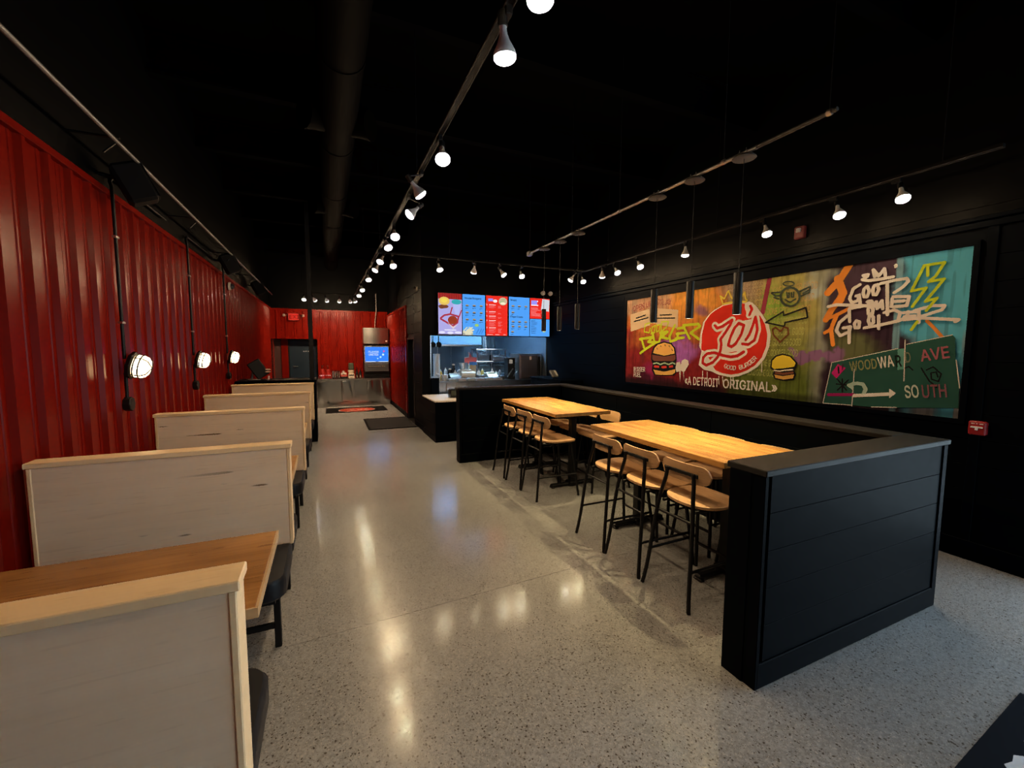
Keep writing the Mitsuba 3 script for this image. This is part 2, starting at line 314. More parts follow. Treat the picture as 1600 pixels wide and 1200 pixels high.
half_wall('far half wall between the bar tables and the ordering area', box(1.68, 3.425, 5.56, 5.68, 0, 1.03),
    [box(1.70, 3.285, 5.546, 5.561, a, b, .003) for a, b in rows(.125, 1.03, 5)],
    [('baseboard', box(1.67, 3.285, 5.538, 5.561, 0, .125, .004), 'black_paint'), ('end_board', box(1.655, 1.682, 5.54, 5.7, 0, 1.03, .003), 'black_paint'), ('cap', box(1.64, 3.455, 5.545, 5.715, 1.03, HZ, .004), 'cap_paint')])
k = half_wall('black half wall at the far end of the booths', box(-1.35, -.205, 7.82, 8.36, 0, 1.04), [box(-1.34, -.21, 7.808, 7.822, a, b, .003) for a, b in rows(.1, 1.04, 5)],
    [('end_board', box(-.207, -.19, 7.81, 8.37, 0, 1.04, .003), 'black_paint'), ('cap', box(-1.35, -.175, 7.795, 8.385, 1.04, 1.072, .004), 'black_paint')])
co = obj('column', box(-.285, -.215, 8.07, 8.14, 1.072, ZC, .004), 'black_metal'); tag(co, 'slim black square post rising from the black half wall in front of the restroom door', 'post')

# ---------------------------------------------------------------- booths
def rseat(x0, x1, y0, y1, z0, z1, front):   # vinyl cushion with a round front corner on the aisle side; front = +1 / -1 along y
    pts = [(x0, y0), (x1, y0), (x1, y1), (x0, y1)]
    p = sg.Polygon(pts); r = .085
    cutp = p.buffer(-r, join_style=1).buffer(r, quad_segs=6)
    keep = sg.box(x0, y0, x1, (y0 + y1) / 2) if front > 0 else sg.box(x0, (y0 + y1) / 2, x1, y1)
    p = shapely.union_all([cutp, keep, sg.box(x0, y0, (x0 + x1) / 2, y1)])
    ins = p.buffer(-.014)
    lay = lambda q, z: np.c_[np.array(q.exterior.coords)[:-1], np.full(len(q.exterior.coords) - 1, z)]
    return trimesh.convex.convex_hull(np.vstack([lay(ins, z0), lay(p, z0 + .014), lay(p, z1 - .02), lay(ins, z1)]))
def bench(i, yb, label, near=True, far=True):
    t = thing('booth_bench', label, 'bench', 'maple backed booth benches along the red wall')
    x0, x1 = -1.325, -.215; yf = yb - .105           # back: from yf (camera side) to yb
    obj('back_panel', box(x0 + .018, x1 - .018, yf + .010, yb - .010, .40, 1.022), 'maple_ply', t)
    obj('top_cap', box(x0 - .008, x1 + .008, yf, yb, 1.024, 1.05, .003), 'maple_cap', t)
    obj('end_panel', box(x1 - .018, x1, yf + .006, yb - .006, .45, 1.024, .003), 'maple_cap', t)
    obj('end_panel', box(x0, x0 + .018, yf + .006, yb - .006, .45, 1.024, .003), 'maple_cap', t)
    if near: obj('seat', rseat(x0 + .005, x1 - .008, yf - .45, yf + .012, .355, .46, -1), 'black_vinyl', t, smooth=35)
    if far: obj('seat', rseat(x0 + .005, x1 - .008, yb - .012, yb + .445, .355, .46, 1), 'black_vinyl', t, smooth=35)
    obj('seat_rail', box(x0 + .03, x1 - .06, (yf - .40) if near else yf, (yb + .40) if far else yb, .325, .358), 'black_metal', t)
    for x in (x0 + .06, -.285):
        for y in ((yf - .24) if near else yf + .03, (yb + .24) if far else yb - .03): obj('leg', box(x - .016, x + .016, y - .016, y + .016, 0, .33, .003), 'black_metal', t)
    for y in ((yf - .24) if near else yf + .03, (yb + .24) if far else yb - .03): obj('stretcher', box(x0 + .06, -.285, y - .011, y + .011, .105, .135, .003), 'black_metal', t)
BY = [1.232, 2.80, 4.42, 5.95, 7.50]
names = ['nearest maple booth bench with black seats, at the lower left corner', 'second maple booth bench, its pale back behind the nearest booth table', 'third maple booth bench along the red wall',
         'fourth maple booth bench along the red wall', 'farthest maple booth bench, just in front of the black half wall']
for i, (y, l) in enumerate(zip(BY, names)): bench(i, y, l, far=i < 4)
tl = ['brown wood booth table behind the nearest maple bench', 'brown wood booth table between the second and third maple benches', 'brown wood booth table between the third and fourth maple benches', 'brown wood booth table nearest the black half wall']
for i, l in enumerate(tl):
    c = [1.90, 3.45, 5.10, 6.65][i]
    t = thing('booth_table', l, 'table', 'brown booth tables along the red wall')
    obj('tabletop', box(-1.355, -.248, c - .325, c + .325, .695, .73, .002), 'booth_top_wood', t)
    obj('edge_band', cat(box(-.248, -.238, c - .325, c + .325, .695, .7305, .001), box(-1.355, -.238, c - .333, c - .325, .695, .7305, .001)), 'edge_band', t)
    obj('column', cyl(.038, (-.62, c, .03), (-.62, c, .69)), 'black_metal', t, smooth=40)
    obj('base', cat(box(-.66, -.58, c - .29, c + .29, 0, .03, .008), box(-.90, -.34, c - .04, c + .04, 0, .031, .008)), 'black_metal', t)
    obj('top_plate', box(-.80, -.44, c - .12, c + .12, .683, .695), 'black_metal', t)
    obj('wall_bracket', box(-1.352, -1.33, c - .25, c + .25, .64, .695), 'black_metal', t)

# ---------------------------------------------------------------- bar tables and stools
for i, (y0, y1, l) in enumerate(((1.79, 3.235, 'butcher block bar table nearer the camera, lit bright orange'), (3.885, 5.40, 'butcher block bar table beside the far half wall'))):
    t = thing('bar_table', l, 'table', 'butcher block bar tables')
    x0, x1 = 2.235, 2.93 if i == 0 else 2.96
    obj('tabletop', box(x0, x1, y0, y1, .86, .9, .004), 'butcher_block', t)
    for yc in ((2.02, 2.95) if i == 0 else (4.12, 5.0)):
        xc = (x0 + x1) / 2
        obj('column', box(xc - .036, xc + .036, yc - .036, yc + .036, .03, .84, .006), 'black_metal', t)
        obj('base_foot', cat(box(xc - .28, xc + .28, yc - .03, yc + .03, .012, .045, .012), box(xc - .28, xc - .24, yc - .035, yc + .035, 0, .02, .006), box(xc + .24, xc + .28, yc - .035, yc + .035, 0, .02, .006), box(xc - .06, xc + .06, yc - .06, yc + .06, .012, .06, .012)), 'black_metal', t)
        obj('top_plate', box(xc - .24, xc + .24, yc - .04, yc + .04, .838, .86), 'black_metal', t)
def seat_mesh():
    pts = []
    for a in np.linspace(-PI / 2, PI / 2, 19):              # rear: half round
        pts.append((-.01 - .185 * abs(math.cos(a)) ** .9, .205 * math.copysign(abs(math.sin(a)) ** .85, math.sin(a))))
    pts = pts[::-1] + [(.10, -.203), (.165, -.185), (.185, -.16), (.188, 0), (.185, .16), (.165, .185), (.10, .203)]
    p = sg.Polygon(pts).buffer(0); p = p.buffer(-.012).buffer(.012)
    lay = lambda q, z: np.c_[np.array(q.exterior.coords)[:-1], np.full(len(q.exterior.coords) - 1, z)]
    return trimesh.convex.convex_hull(np.vstack([lay(p.buffer(-.004), .606), lay(p, .610), lay(p, .624), lay(p.buffer(-.005), .628)]))
def back_mesh():                                          # bent pill panel, leaning back a little
    W, Hh, th, n = .196, .060, .013, 36
    p = sg.LineString([(-W + Hh, 0), (W - Hh, 0)]).buffer(Hh, quad_segs=8); p = shapely.segmentize(p, .012)
    xs = np.linspace(-W, W, 25); front, back, idx = [], [], 0
    v, f = [], []
    hh = np.where(np.abs(xs) > W - Hh, np.sqrt(np.maximum(Hh ** 2 - (np.abs(xs) - (W - Hh)) ** 2, 0)), Hh) + .001
    for s, y, h in zip(range(25), xs, hh):
        for k in range(7):
            z = (-1 + 2 * k / 6) * h
            d = .9 * y * y - .12 * z
            v += [(d, y, z), (d + th, y, z)]
    g = lambda i, k, s: (i * 7 + k) * 2 + s
    for i in range(24):
        for k in range(6):
            f += [(g(i, k, 0), g(i, k + 1, 0), g(i + 1, k + 1, 0)), (g(i, k, 0), g(i + 1, k + 1, 0), g(i + 1, k, 0)), (g(i, k, 1), g(i + 1, k + 1, 1), g(i, k + 1, 1)), (g(i, k, 1), g(i + 1, k, 1), g(i + 1, k + 1, 1))]
        for k, o in ((0, 1), (6, -1)):
            q = [(g(i, k, 0), g(i + 1, k, 0), g(i + 1, k, 1)), (g(i, k, 0), g(i + 1, k, 1), g(i, k, 1))]; f += q if o > 0 else [t[::-1] for t in q]
    for i, o in ((0, -1), (24, 1)):
        for k in range(6):
            q = [(g(i, k, 0), g(i, k + 1, 0), g(i, k + 1, 1)), (g(i, k, 0), g(i, k + 1, 1), g(i, k, 1))]; f += [t[::-1] for t in q] if o < 0 else q
    m = trimesh.Trimesh(np.array(v), np.array(f), process=False); m.apply_translation([-.185, 0, .818]); return m
SEATX = .0
def stool_parts():
    P = [('seat', shape(seat_mesh(), 'stool_wood', 40)), ('backrest', shape(back_mesh(), 'stool_wood', 40))]
    fr = sg.box(-.13, -.14, .14, .14)
    P.append(('seat_frame', shape(cat(tube([(-.2, -.128, .592), (.145, -.14, .592)], .011), tube([(-.2, .128, .592), (.145, .14, .592)], .011), tube([(.145, -.14, .592), (.145, .14, .592)], .011), tube([(-.13, -.13, .592), (-.13, .13, .592)], .011)), 'black_metal', 40)))
    P.append(('back_bracket', shape(box(-.197, -.187, -.135, .135, .806, .83, .003), 'black_metal')))
    rear = lambda s: tube(spline([(-.30, .197 * s, 0), (-.262, .165 * s, .3), (-.228, .138 * s, .6), (-.212, .122 * s, .70), (-.198, .11 * s, .78), (-.2, .105 * s, .828)], 22), .0125, 8)
    front = lambda s: tube([(.215, .195 * s, 0), (.145, .14 * s, .592)], .0125, 8)
    for s in (-1, 1): P.append(('leg', shape(rear(s), 'black_metal', 50)))
    for s in (-1, 1): P.append(('leg', shape(front(s), 'black_metal', 50)))
    P.append(('stretcher', shape(tube([(-.235, -.147, .53), (-.235, .147, .53)], .009), 'black_metal', 50)))
    for s in (-1, 1): P.append(('stretcher', shape(tube([(-.27, .178 * s, .245), (.187, .178 * s, .245)], .009), 'black_metal', 50)))
    P.append(('footrest', shape(tube([(.195, -.186, .19), (.195, .186, .19)], .011), 'black_metal', 50)))
    return P
SP = stool_parts()
def stool(x, y, deg, label, group):
    t = thing('bar_stool', label, 'stool', group)
    tw = T().translate([x, y, 0]).rotate([0, 0, 1], deg)
    for nm, sh in SP: put(sh, nm, t, tw)
for i, y in enumerate((1.97, 2.393, 2.806)): stool(2.25, y, (1.5, -1, 0)[i], ['aisle side bar stool of the near table, closest to the camera', 'middle aisle side bar stool of the near bar table', 'aisle side bar stool of the near table, farthest from the camera'][i], 'stools on the aisle side of the near bar table')
for i, y in enumerate((3.988, 4.42, 4.857)): stool(2.265, y, (0, 1.5, -1.5)[i], ['aisle side bar stool of the far table, closest to the camera', 'middle aisle side bar stool of the far table', 'aisle side bar stool of the far table, next to the far half wall'][i], 'stools on the aisle side of the far bar table')
for i, y in enumerate((1.96, 2.41, 2.86)): stool(2.865, y, 180 + (1, -1, 1)[i], ['bar stool across the near table, half hidden beside the nearest half wall', 'middle bar stool on the wall side of the near table', 'bar stool on the wall side at the far end of the near table'][i], 'stools on the wall side of the near bar table')
for i, y in enumerate((3.97, 4.40, 4.85)): stool(2.865, y, 180 + (-1, 1, 0)[i], ['bar stool on the wall side of the far table, closest to the near table', 'middle bar stool on the wall side of the far table', 'bar stool on the wall side of the far table, next to the far half wall'][i], 'stools on the wall side of the far bar table')

# ---------------------------------------------------------------- lamps
neck = lathe([(.0, .118), (.0135, .118), (.0145, .092), (.018, .078), (.024, .062), (.033, .045), (.041, .03), (.0455, .016), (.0462, .008)], 20)
lens = lathe([(.0462, .008), (.0455, .002), (.040, -.006), (.03, -.012), (.016, -.0155), (0.0, -.0165)], 20)
lens_i = trimesh.Trimesh(lens.vertices, lens.faces, process=False)
if (lens_i.face_normals * (lens_i.triangles_center - [0, 0, .01])).sum() < 0: lens_i.invert()
sock = lathe([(0, .165), (.017, .165), (.019, .160), (.019, .112), (.0, .112)], 16)
BODY, SOCK = shape(neck, 'white_plastic', 40), shape(sock, 'black_metal', 40)
def lens_shape(L):
    s = shape(lens_i, 'glow', 40); s['emitter'] = {'type': 'area', 'radiance': {'type': 'rgb', 'value': L}}; return s
LENS = lens_shape(BULB)
def spot(x, y, z, d, label, group, ax=0, power=1.0):
    t = thing('track_lamp', label, 'lamp', group)
    d = np.array(d, float) / np.linalg.norm(d); q = aim(d); q[:3, 3] = (x, y, z); tw = T(q)
    put(BODY, 'bulb', t, tw); put(SOCK, 'socket', t, tw); put(LENS if power == 1.0 else lens_shape([v * power for v in BULB]), 'lens', t, tw)
    p = np.array([x, y, z]) - d * .16; e = p.copy(); e[2] = ZT - .03; e[ax] = (x, y)[ax]
    obj('arm', cat(tube([p, e, e + (0, 0, .02)], .006, 6), box(e[0] - .014, e[0] + .014, e[1] - .03, e[1] + .03, ZT - .035, ZT + .002, .003)), 'black_metal', t)
ZT, XT = 2.925, .685
dn = (0, 0, -1)
CY = [(1.326, dn), (1.627, (.12, .1, -1)), (2.606, (-.1, -.55, -1)), (3.252, (.75, .1, -.9)), (3.76, (-.8, -.05, -.75)), (4.557, (.0, -.8, -1)), (5.067, (.25, -.6, -1)), (5.934, (-.5, -.5, -1)), (6.59, (-.6, -.2, -1)), (7.551, (.1, -.6, -1)), (8.917, (.2, -.6, -1)), (9.916, (-.2, -.6, -1)), (11.176, (.4, .2, -1))]
for i, (y, d) in enumerate(CY):
    spot(XT, y, 2.75, d, f'warm reflector lamp on the centre ceiling track, {NTH[i]} from the camera', 'lamps on the centre track', power=.72)
for i, y in enumerate((.5, -.9)): spot(XT, y, 2.75, dn, f'track lamp behind the camera, {["nearer", "farther"][i]} one, outside the picture', 'lamps on the centre track', power=.72)
for i, (x, d) in enumerate(((.89, (.1, -.7, -1)), (1.557, (.1, -.5, -1)), (2.077, (0, .5, -1)), (2.578, (.5, -.5, -1)), (2.891, (0, -.7, -1)), (3.786, (-.6, .3, -1)))):
    spot(x, 6.15, 2.75, d, f'reflector lamp on the cross track before the menu screens, {NTH[i]} from the left', 'lamps on the cross track', 1, power=.72)
for i, (y, d) in enumerate(((1.811, (-.35, -.35, -1)), (2.245, (-.3, -.4, -1)), (2.893, (-.2, -.4, -1)), (3.945, dn), (4.746, (-.1, -.7, -1)), (5.248, (0, -.8, -1)), (5.643, (.3, .4, -1)), (6.178, (-.1, -.7, -1)))):
    spot(4.07, y, 2.75, d, f'reflector lamp on the track above the mural, {NTH[i]} from the camera', 'lamps on the mural track', power=.5)
for i, (x, d) in enumerate(((-.464, (0, -.6, -1)), (-.222, (.5, .8, -.8)), (.04, (.3, .9, -.8)), (.317, (0, .9, -.8)), (.572, (.2, .9, -.8)))):
    spot(x, 11.25, 2.75, d, f'small reflector lamp on the track before the red back wall, {NTH[i]} from the left', 'lamps on the back track', 1, power=1.8)
def track(label, p0, p1, rods):
    t = thing('lighting_track', label, 'track'); p0, p1 = np.array(p0), np.array(p1); L = np.linalg.norm(p1 - p0); e = (p1 - p0) / L; s = np.array([-e[1], e[0], 0])
    mm = lambda a, b, w: cat(*[tube([p0 + s * o + (0, 0, ZT + a), p1 + s * o + (0, 0, ZT + a)], w, 4) for o in b])
    bx = box(min(p0[0], p1[0]) - abs(s[0]) * .018, max(p0[0], p1[0]) + abs(s[0]) * .018, min(p0[1], p1[1]) - abs(s[1]) * .018, max(p0[1], p1[1]) + abs(s[1]) * .018, ZT, ZT + .02)
    obj('channel', bx, rgb((.004, .004, .0042), .6, .08), t); obj('lip', mm(-.002, (-.016, .016), .004), rgb((.02, .0195, .019), .5, .2), t)
    for u in rods:
        q = p0 + e * u; obj('hanger_rod', tube([(q[0], q[1], ZT + .02), (q[0], q[1], ZC)], .004, 6), 'black_metal', t)
track('black lighting track down the middle of the ceiling', (XT, -2.6, 0), (XT, 11.25, 0), (1, 3.5, 6, 8.5, 11, 13.5))
track('black lighting track crossing before the menu screens', (XT + .02, 6.15, 0), (4.05, 6.15, 0), (1, 2.6))
track('black lighting track along the mural wall', (4.07, 1.3, 0), (4.07, 6.35, 0), (.3, 2.2, 4.2))
track('black lighting track before the red back wall', (-.6, 11.25, 0), (XT - .02, 11.25, 0), (.1,))

# pendants on a silver rail
XP = 2.6
PB = lathe([(0, .285), (.027, .285), (.029, .281), (.029, .0), (.027, .0), (.027, .038), (0, .038)], 24)
PL = lathe([(.0145, .036), (.0, .036)], 20)
if PL.face_normals[:, 2].mean() > 0: PL.invert()
PBS, PLS = shape(PB, 'black_metal', 40), shape(PL, 'glow'); PLS['emitter'] = {'type': 'area', 'sampling_weight': 6.0, 'radiance': {'type': 'rgb', 'value': PEND}}
PC = shape(lathe([(0, .0), (.07, 0), (.075, .004), (.06, .02), (.035, .026), (0, .026)], 24), rgb((.045, .043, .04), .5), 40)
PH = shape(cat(tube([(-.015, -.025, .02), (-.015, -.025, .06)], .003, 6), tube([(-.015, .025, .02), (-.015, .025, .06)], .003, 6)), 'galvanized', 40)
PCO = shape(tube([(0, 0, 2.12), (0, 0, 2.885)], .0025, 6), 'black_metal', 40)
for i, (y, zb) in enumerate(((2.04, 1.843), (2.454, 1.843), (2.847, 1.832), (4.06, 1.825), (4.46, 1.825), (4.86, 1.832))):
    t = thing('pendant_lamp', ['black cylinder pendant nearest the camera over the near bar table', 'middle black cylinder pendant over the near bar table', 'third black cylinder pendant over the near bar table, before the left end of the mural', 'black cylinder pendant over the far bar table, nearest the mural', 'middle black cylinder pendant over the far bar table', 'black cylinder pendant that hangs in front of the menu screen'][i], 'pendant lamp', 'cylinder pendants over the bar tables')
    put(PBS, 'shade', t, T().translate([XP, y, zb])); put(PLS, 'lens', t, T().translate([XP, y, zb])); put(PCO, 'cord', t, T().translate([XP, y, 0])); put(PC, 'canopy', t, T().translate([XP, y, 2.875])); put(PH, 'bracket', t, T().translate([XP, y, 2.875]))
t = thing('conduit_rail', 'silver conduit rail that carries the pendant canopies', 'conduit')
obj('pipe', tube([(XP + .0, 1.95, 2.915), (XP, 5.30, 2.915)], .0135, 10), 'galvanized', t, smooth=50)
obj('pipe', tube([(XP + .0, 1.48, 2.918), (XP, 1.95, 2.915)], .012, 10), rgb((.03, .029, .027), .4), t, smooth=50)
obj('end_box', box(XP - .03, XP + .03, 5.25, 5.33, 2.88, 2.94, .006), 'galvanized', t)
for y in (1.52, 2.2, 3.35, 4.2, 5.28): obj('hanger_rod', tube([(XP, y, 2.92), (XP, y, ZC)], .003, 6), 'black_metal', t); obj('clamp', cat(cyl(.018, (XP, y - .012, 2.918), (XP, y + .012, 2.918), 10)), 'galvanized', t)

# bulkhead lamps on the red wall, each with its conduit and box
jar = lathe([(.076, 0), (.083, .01), (.083, .045), (.075, .066), (.055, .08), (.027, .087), (0, .089)], 24)
if (jar.face_normals * (jar.triangles_center - [0, 0, .05])).sum() < 0: jar.invert()
ring = lambda r, z: tube([(r * math.cos(a), r * math.sin(a), z) for a in np.linspace(0, 2 * PI, 25)], .004, 6, False)
cage = cat(ring(.088, .01), ring(.088, .04), *[tube([(.088 * math.cos(a), .088 * math.sin(a), 0), (.088 * math.cos(a), .088 * math.sin(a), .05), (.068 * math.cos(a), .068 * math.sin(a), .08), (0, 0, .098)], .0035, 6) for a in np.arange(4) * PI / 2 + PI / 4])
JS = shape(jar, 'glow', 50); JS['emitter'] = {'type': 'area', 'sampling_weight': 0.7, 'radiance': {'type': 'rgb', 'value': JAR}}
plate = lathe([(0, -.035), (.055, -.035), (.1, -.03), (.102, -.01), (.09, .0), (.0, -.002)], 8)
PLT, CG = shape(plate, 'black_metal'), shape(cage, 'black_metal', 50)
for i, (y, n) in enumerate(((3.925, 'nearest'), (5.65, 'middle'), (7.365, 'farthest'))):
    t = thing('wall_lamp', f'{n} caged glass wall lamp lit on the red metal wall', 'wall lamp', 'caged lamps on the red wall')
    q = np.eye(4); q[:3, 0] = (0, 1, 0); q[:3, 1] = (0, 0, 1); q[:3, 2] = (1, 0, 0); a = math.radians(12)
    q[:3, 2] = (math.cos(a), 0, -math.sin(a)); q[:3, 1] = (math.sin(a), 0, math.cos(a)); q[:3, 0] = np.cross(q[:3, 1], q[:3, 2]); q[:3, 3] = (XL + .095, y, 1.468); tw = T(q)
    put(PLT, 'back_plate', t, tw); put(JS, 'glass_jar', t, tw); put(CG, 'cage', t, tw)
    c = thing('wall_conduit', f'black conduit with an octagonal box under the {n} wall lamp', 'conduit', 'conduits of the caged lamps')
    xw = XL + .042
    obj('pipe', cat(tube([(xw, y - .02, 1.52), (xw, y - .02, 2.72), (xw - .01, y - .02, 2.76), (xw - .012, y + .03, 2.8), (xw - .012, y + 1.1, 2.805)], .011, 8), tube([(xw, y - .02, 1.42), (xw, y - .02, 1.24)], .011, 8)), 'black_metal', c, smooth=50)
    for z in (1.78, 2.38): obj('strap', box(XL + .028, xw + .014, y - .045, y + .005, z - .008, z + .008, .002), 'galvanized', c, label='small bright pipe strap')
    o8 = lathe([(0, 0), (.05, 0), (.052, .005), (.052, .04), (.048, .045), (0, .045)], 8); o8 = turn(o8, 90, (0, 1, 0)); obj('octagonal_box', move(o8, XL + .026, y - .02, 1.19), 'black_metal', c)

# left ceiling conduit, speakers, cameras, duct
t = thing('ceiling_conduit', 'grey metal conduit run high along the red wall', 'conduit')
obj('pipe', tube([(-1.15, -2.8, 2.872), (-1.15, 11.5, 2.872)], .012, 10), rgb((.2, .195, .19), .45, .5, .6), t, smooth=50)
for y in (.8, 3.45, 5.2, 6.9, 8.8): obj('hanger', cat(box(-1.385, -1.13, y - .012, y + .012, 2.885, 2.893), tube([(-1.15, y, 2.86), (-1.2, y - .04, 2.78)], .006, 6)), 'black_metal', t)
for i, (y, z) in enumerate(((3.83, 2.74), (6.95, 2.76), (9.6, 2.78))):
    t = thing('wall_speaker', f'black wall speaker under the conduit above the red wall, {NTH[i]} from the camera', 'speaker', 'speakers above the red wall')
    m = box(-.09, .09, -.075, .075, -.13, .13, .02); m = turn(turn(m, -25, (0, 1, 0)), 18, (0, 0, 1)); m.apply_translation((-1.19, y, z)); obj('cabinet', m, rgb((.004, .004, .0045), .7, .1), t)
    obj('bracket', tube([(-1.38, y, z + .04), (-1.25, y, z + .02)], .014, 8), 'black_metal', t)
    g = turn(turn(box(.088, .094, -.065, .065, -.115, .115, .002), -25, (0, 1, 0)), 18, (0, 0, 1)); g.apply_translation((-1.19, y, z)); obj('grille', g, rgb((.006, .006, .0062), .8, .1), t)
def dome(label, at, deg, r=.05):
    t = thing('dome_camera', label, 'camera', 'white dome cameras')
    b = lathe([(0, 0), (r, 0), (r, .025), (r * .9, .03), (0, .03)], 20); d = lathe([(r * .75, .03), (r * .7, .05), (r * .45, .07), (0, .078)], 20)
    for nm, m, mt in (('base', b, 'white_plastic'), ('dome', d, 'screen_glass')):
        m = turn(turn(m, 90, (0, 1, 0)), deg, (0, 0, 1)); m.apply_translation(at); obj(nm, m, mt, t, smooth=40)
dome('white dome camera on the red wall above the farthest wall lamp', (XL + .03, 7.75, 2.55), 0, .06)
dome('white dome camera high on the black corridor corner', (XC - .005, 8.42, 2.79), 180, .04)
for i, (x, l) in enumerate(((4.24, 'white twin head emergency light, left head, above the menu screens'), (4.42, 'white twin head emergency light, right head, beside the mural wall'))):
    t = thing('emergency_light', l, 'light'); hd = turn(lathe([(0, 0), (.025, .0), (.048, .035), (.05, .06), (.04, .062), (0, .055)], 18), 90 + 25, (1, 0, 0)); hd.apply_translation((x - .02, 7.98, 2.80)); obj('head', hd, 'white_plastic', t, smooth=40)
    obj('stem', tube([(x - .02, 7.99, 2.80), (x - .02, 8.05, 2.79)], .01, 8), 'white_plastic', t)
t = thing('spiral_duct', 'big black round air duct along the ceiling', 'duct')
XD, ZD, RD = .17, 3.86, .175
obj('pipe', tube([(XD, -3, ZD), (XD, 12.5, ZD)], RD, 28), rgb((.0009, .0008, .0008), .7, .02), t, smooth=50)
for i in range(10): obj('seam', cyl(RD + .006, (XD, -2.4 + 1.5 * i, ZD), (XD, -2.36 + 1.5 * i, ZD), 28), rgb((.0009, .0008, .0008), .7, .02), t, smooth=50)
for y in (4.75, 7.5):
    for s in (-1, 1): obj('branch_outlet', tube([(XD + s * .05, y, ZD), (XD + s * .22, y - .12, ZD - .03), (XD + s * .3, y - .17, ZD - .04)], [.1, .12, .14], 14), rgb((.0012, .0011, .001), .7, .02), t, smooth=50)
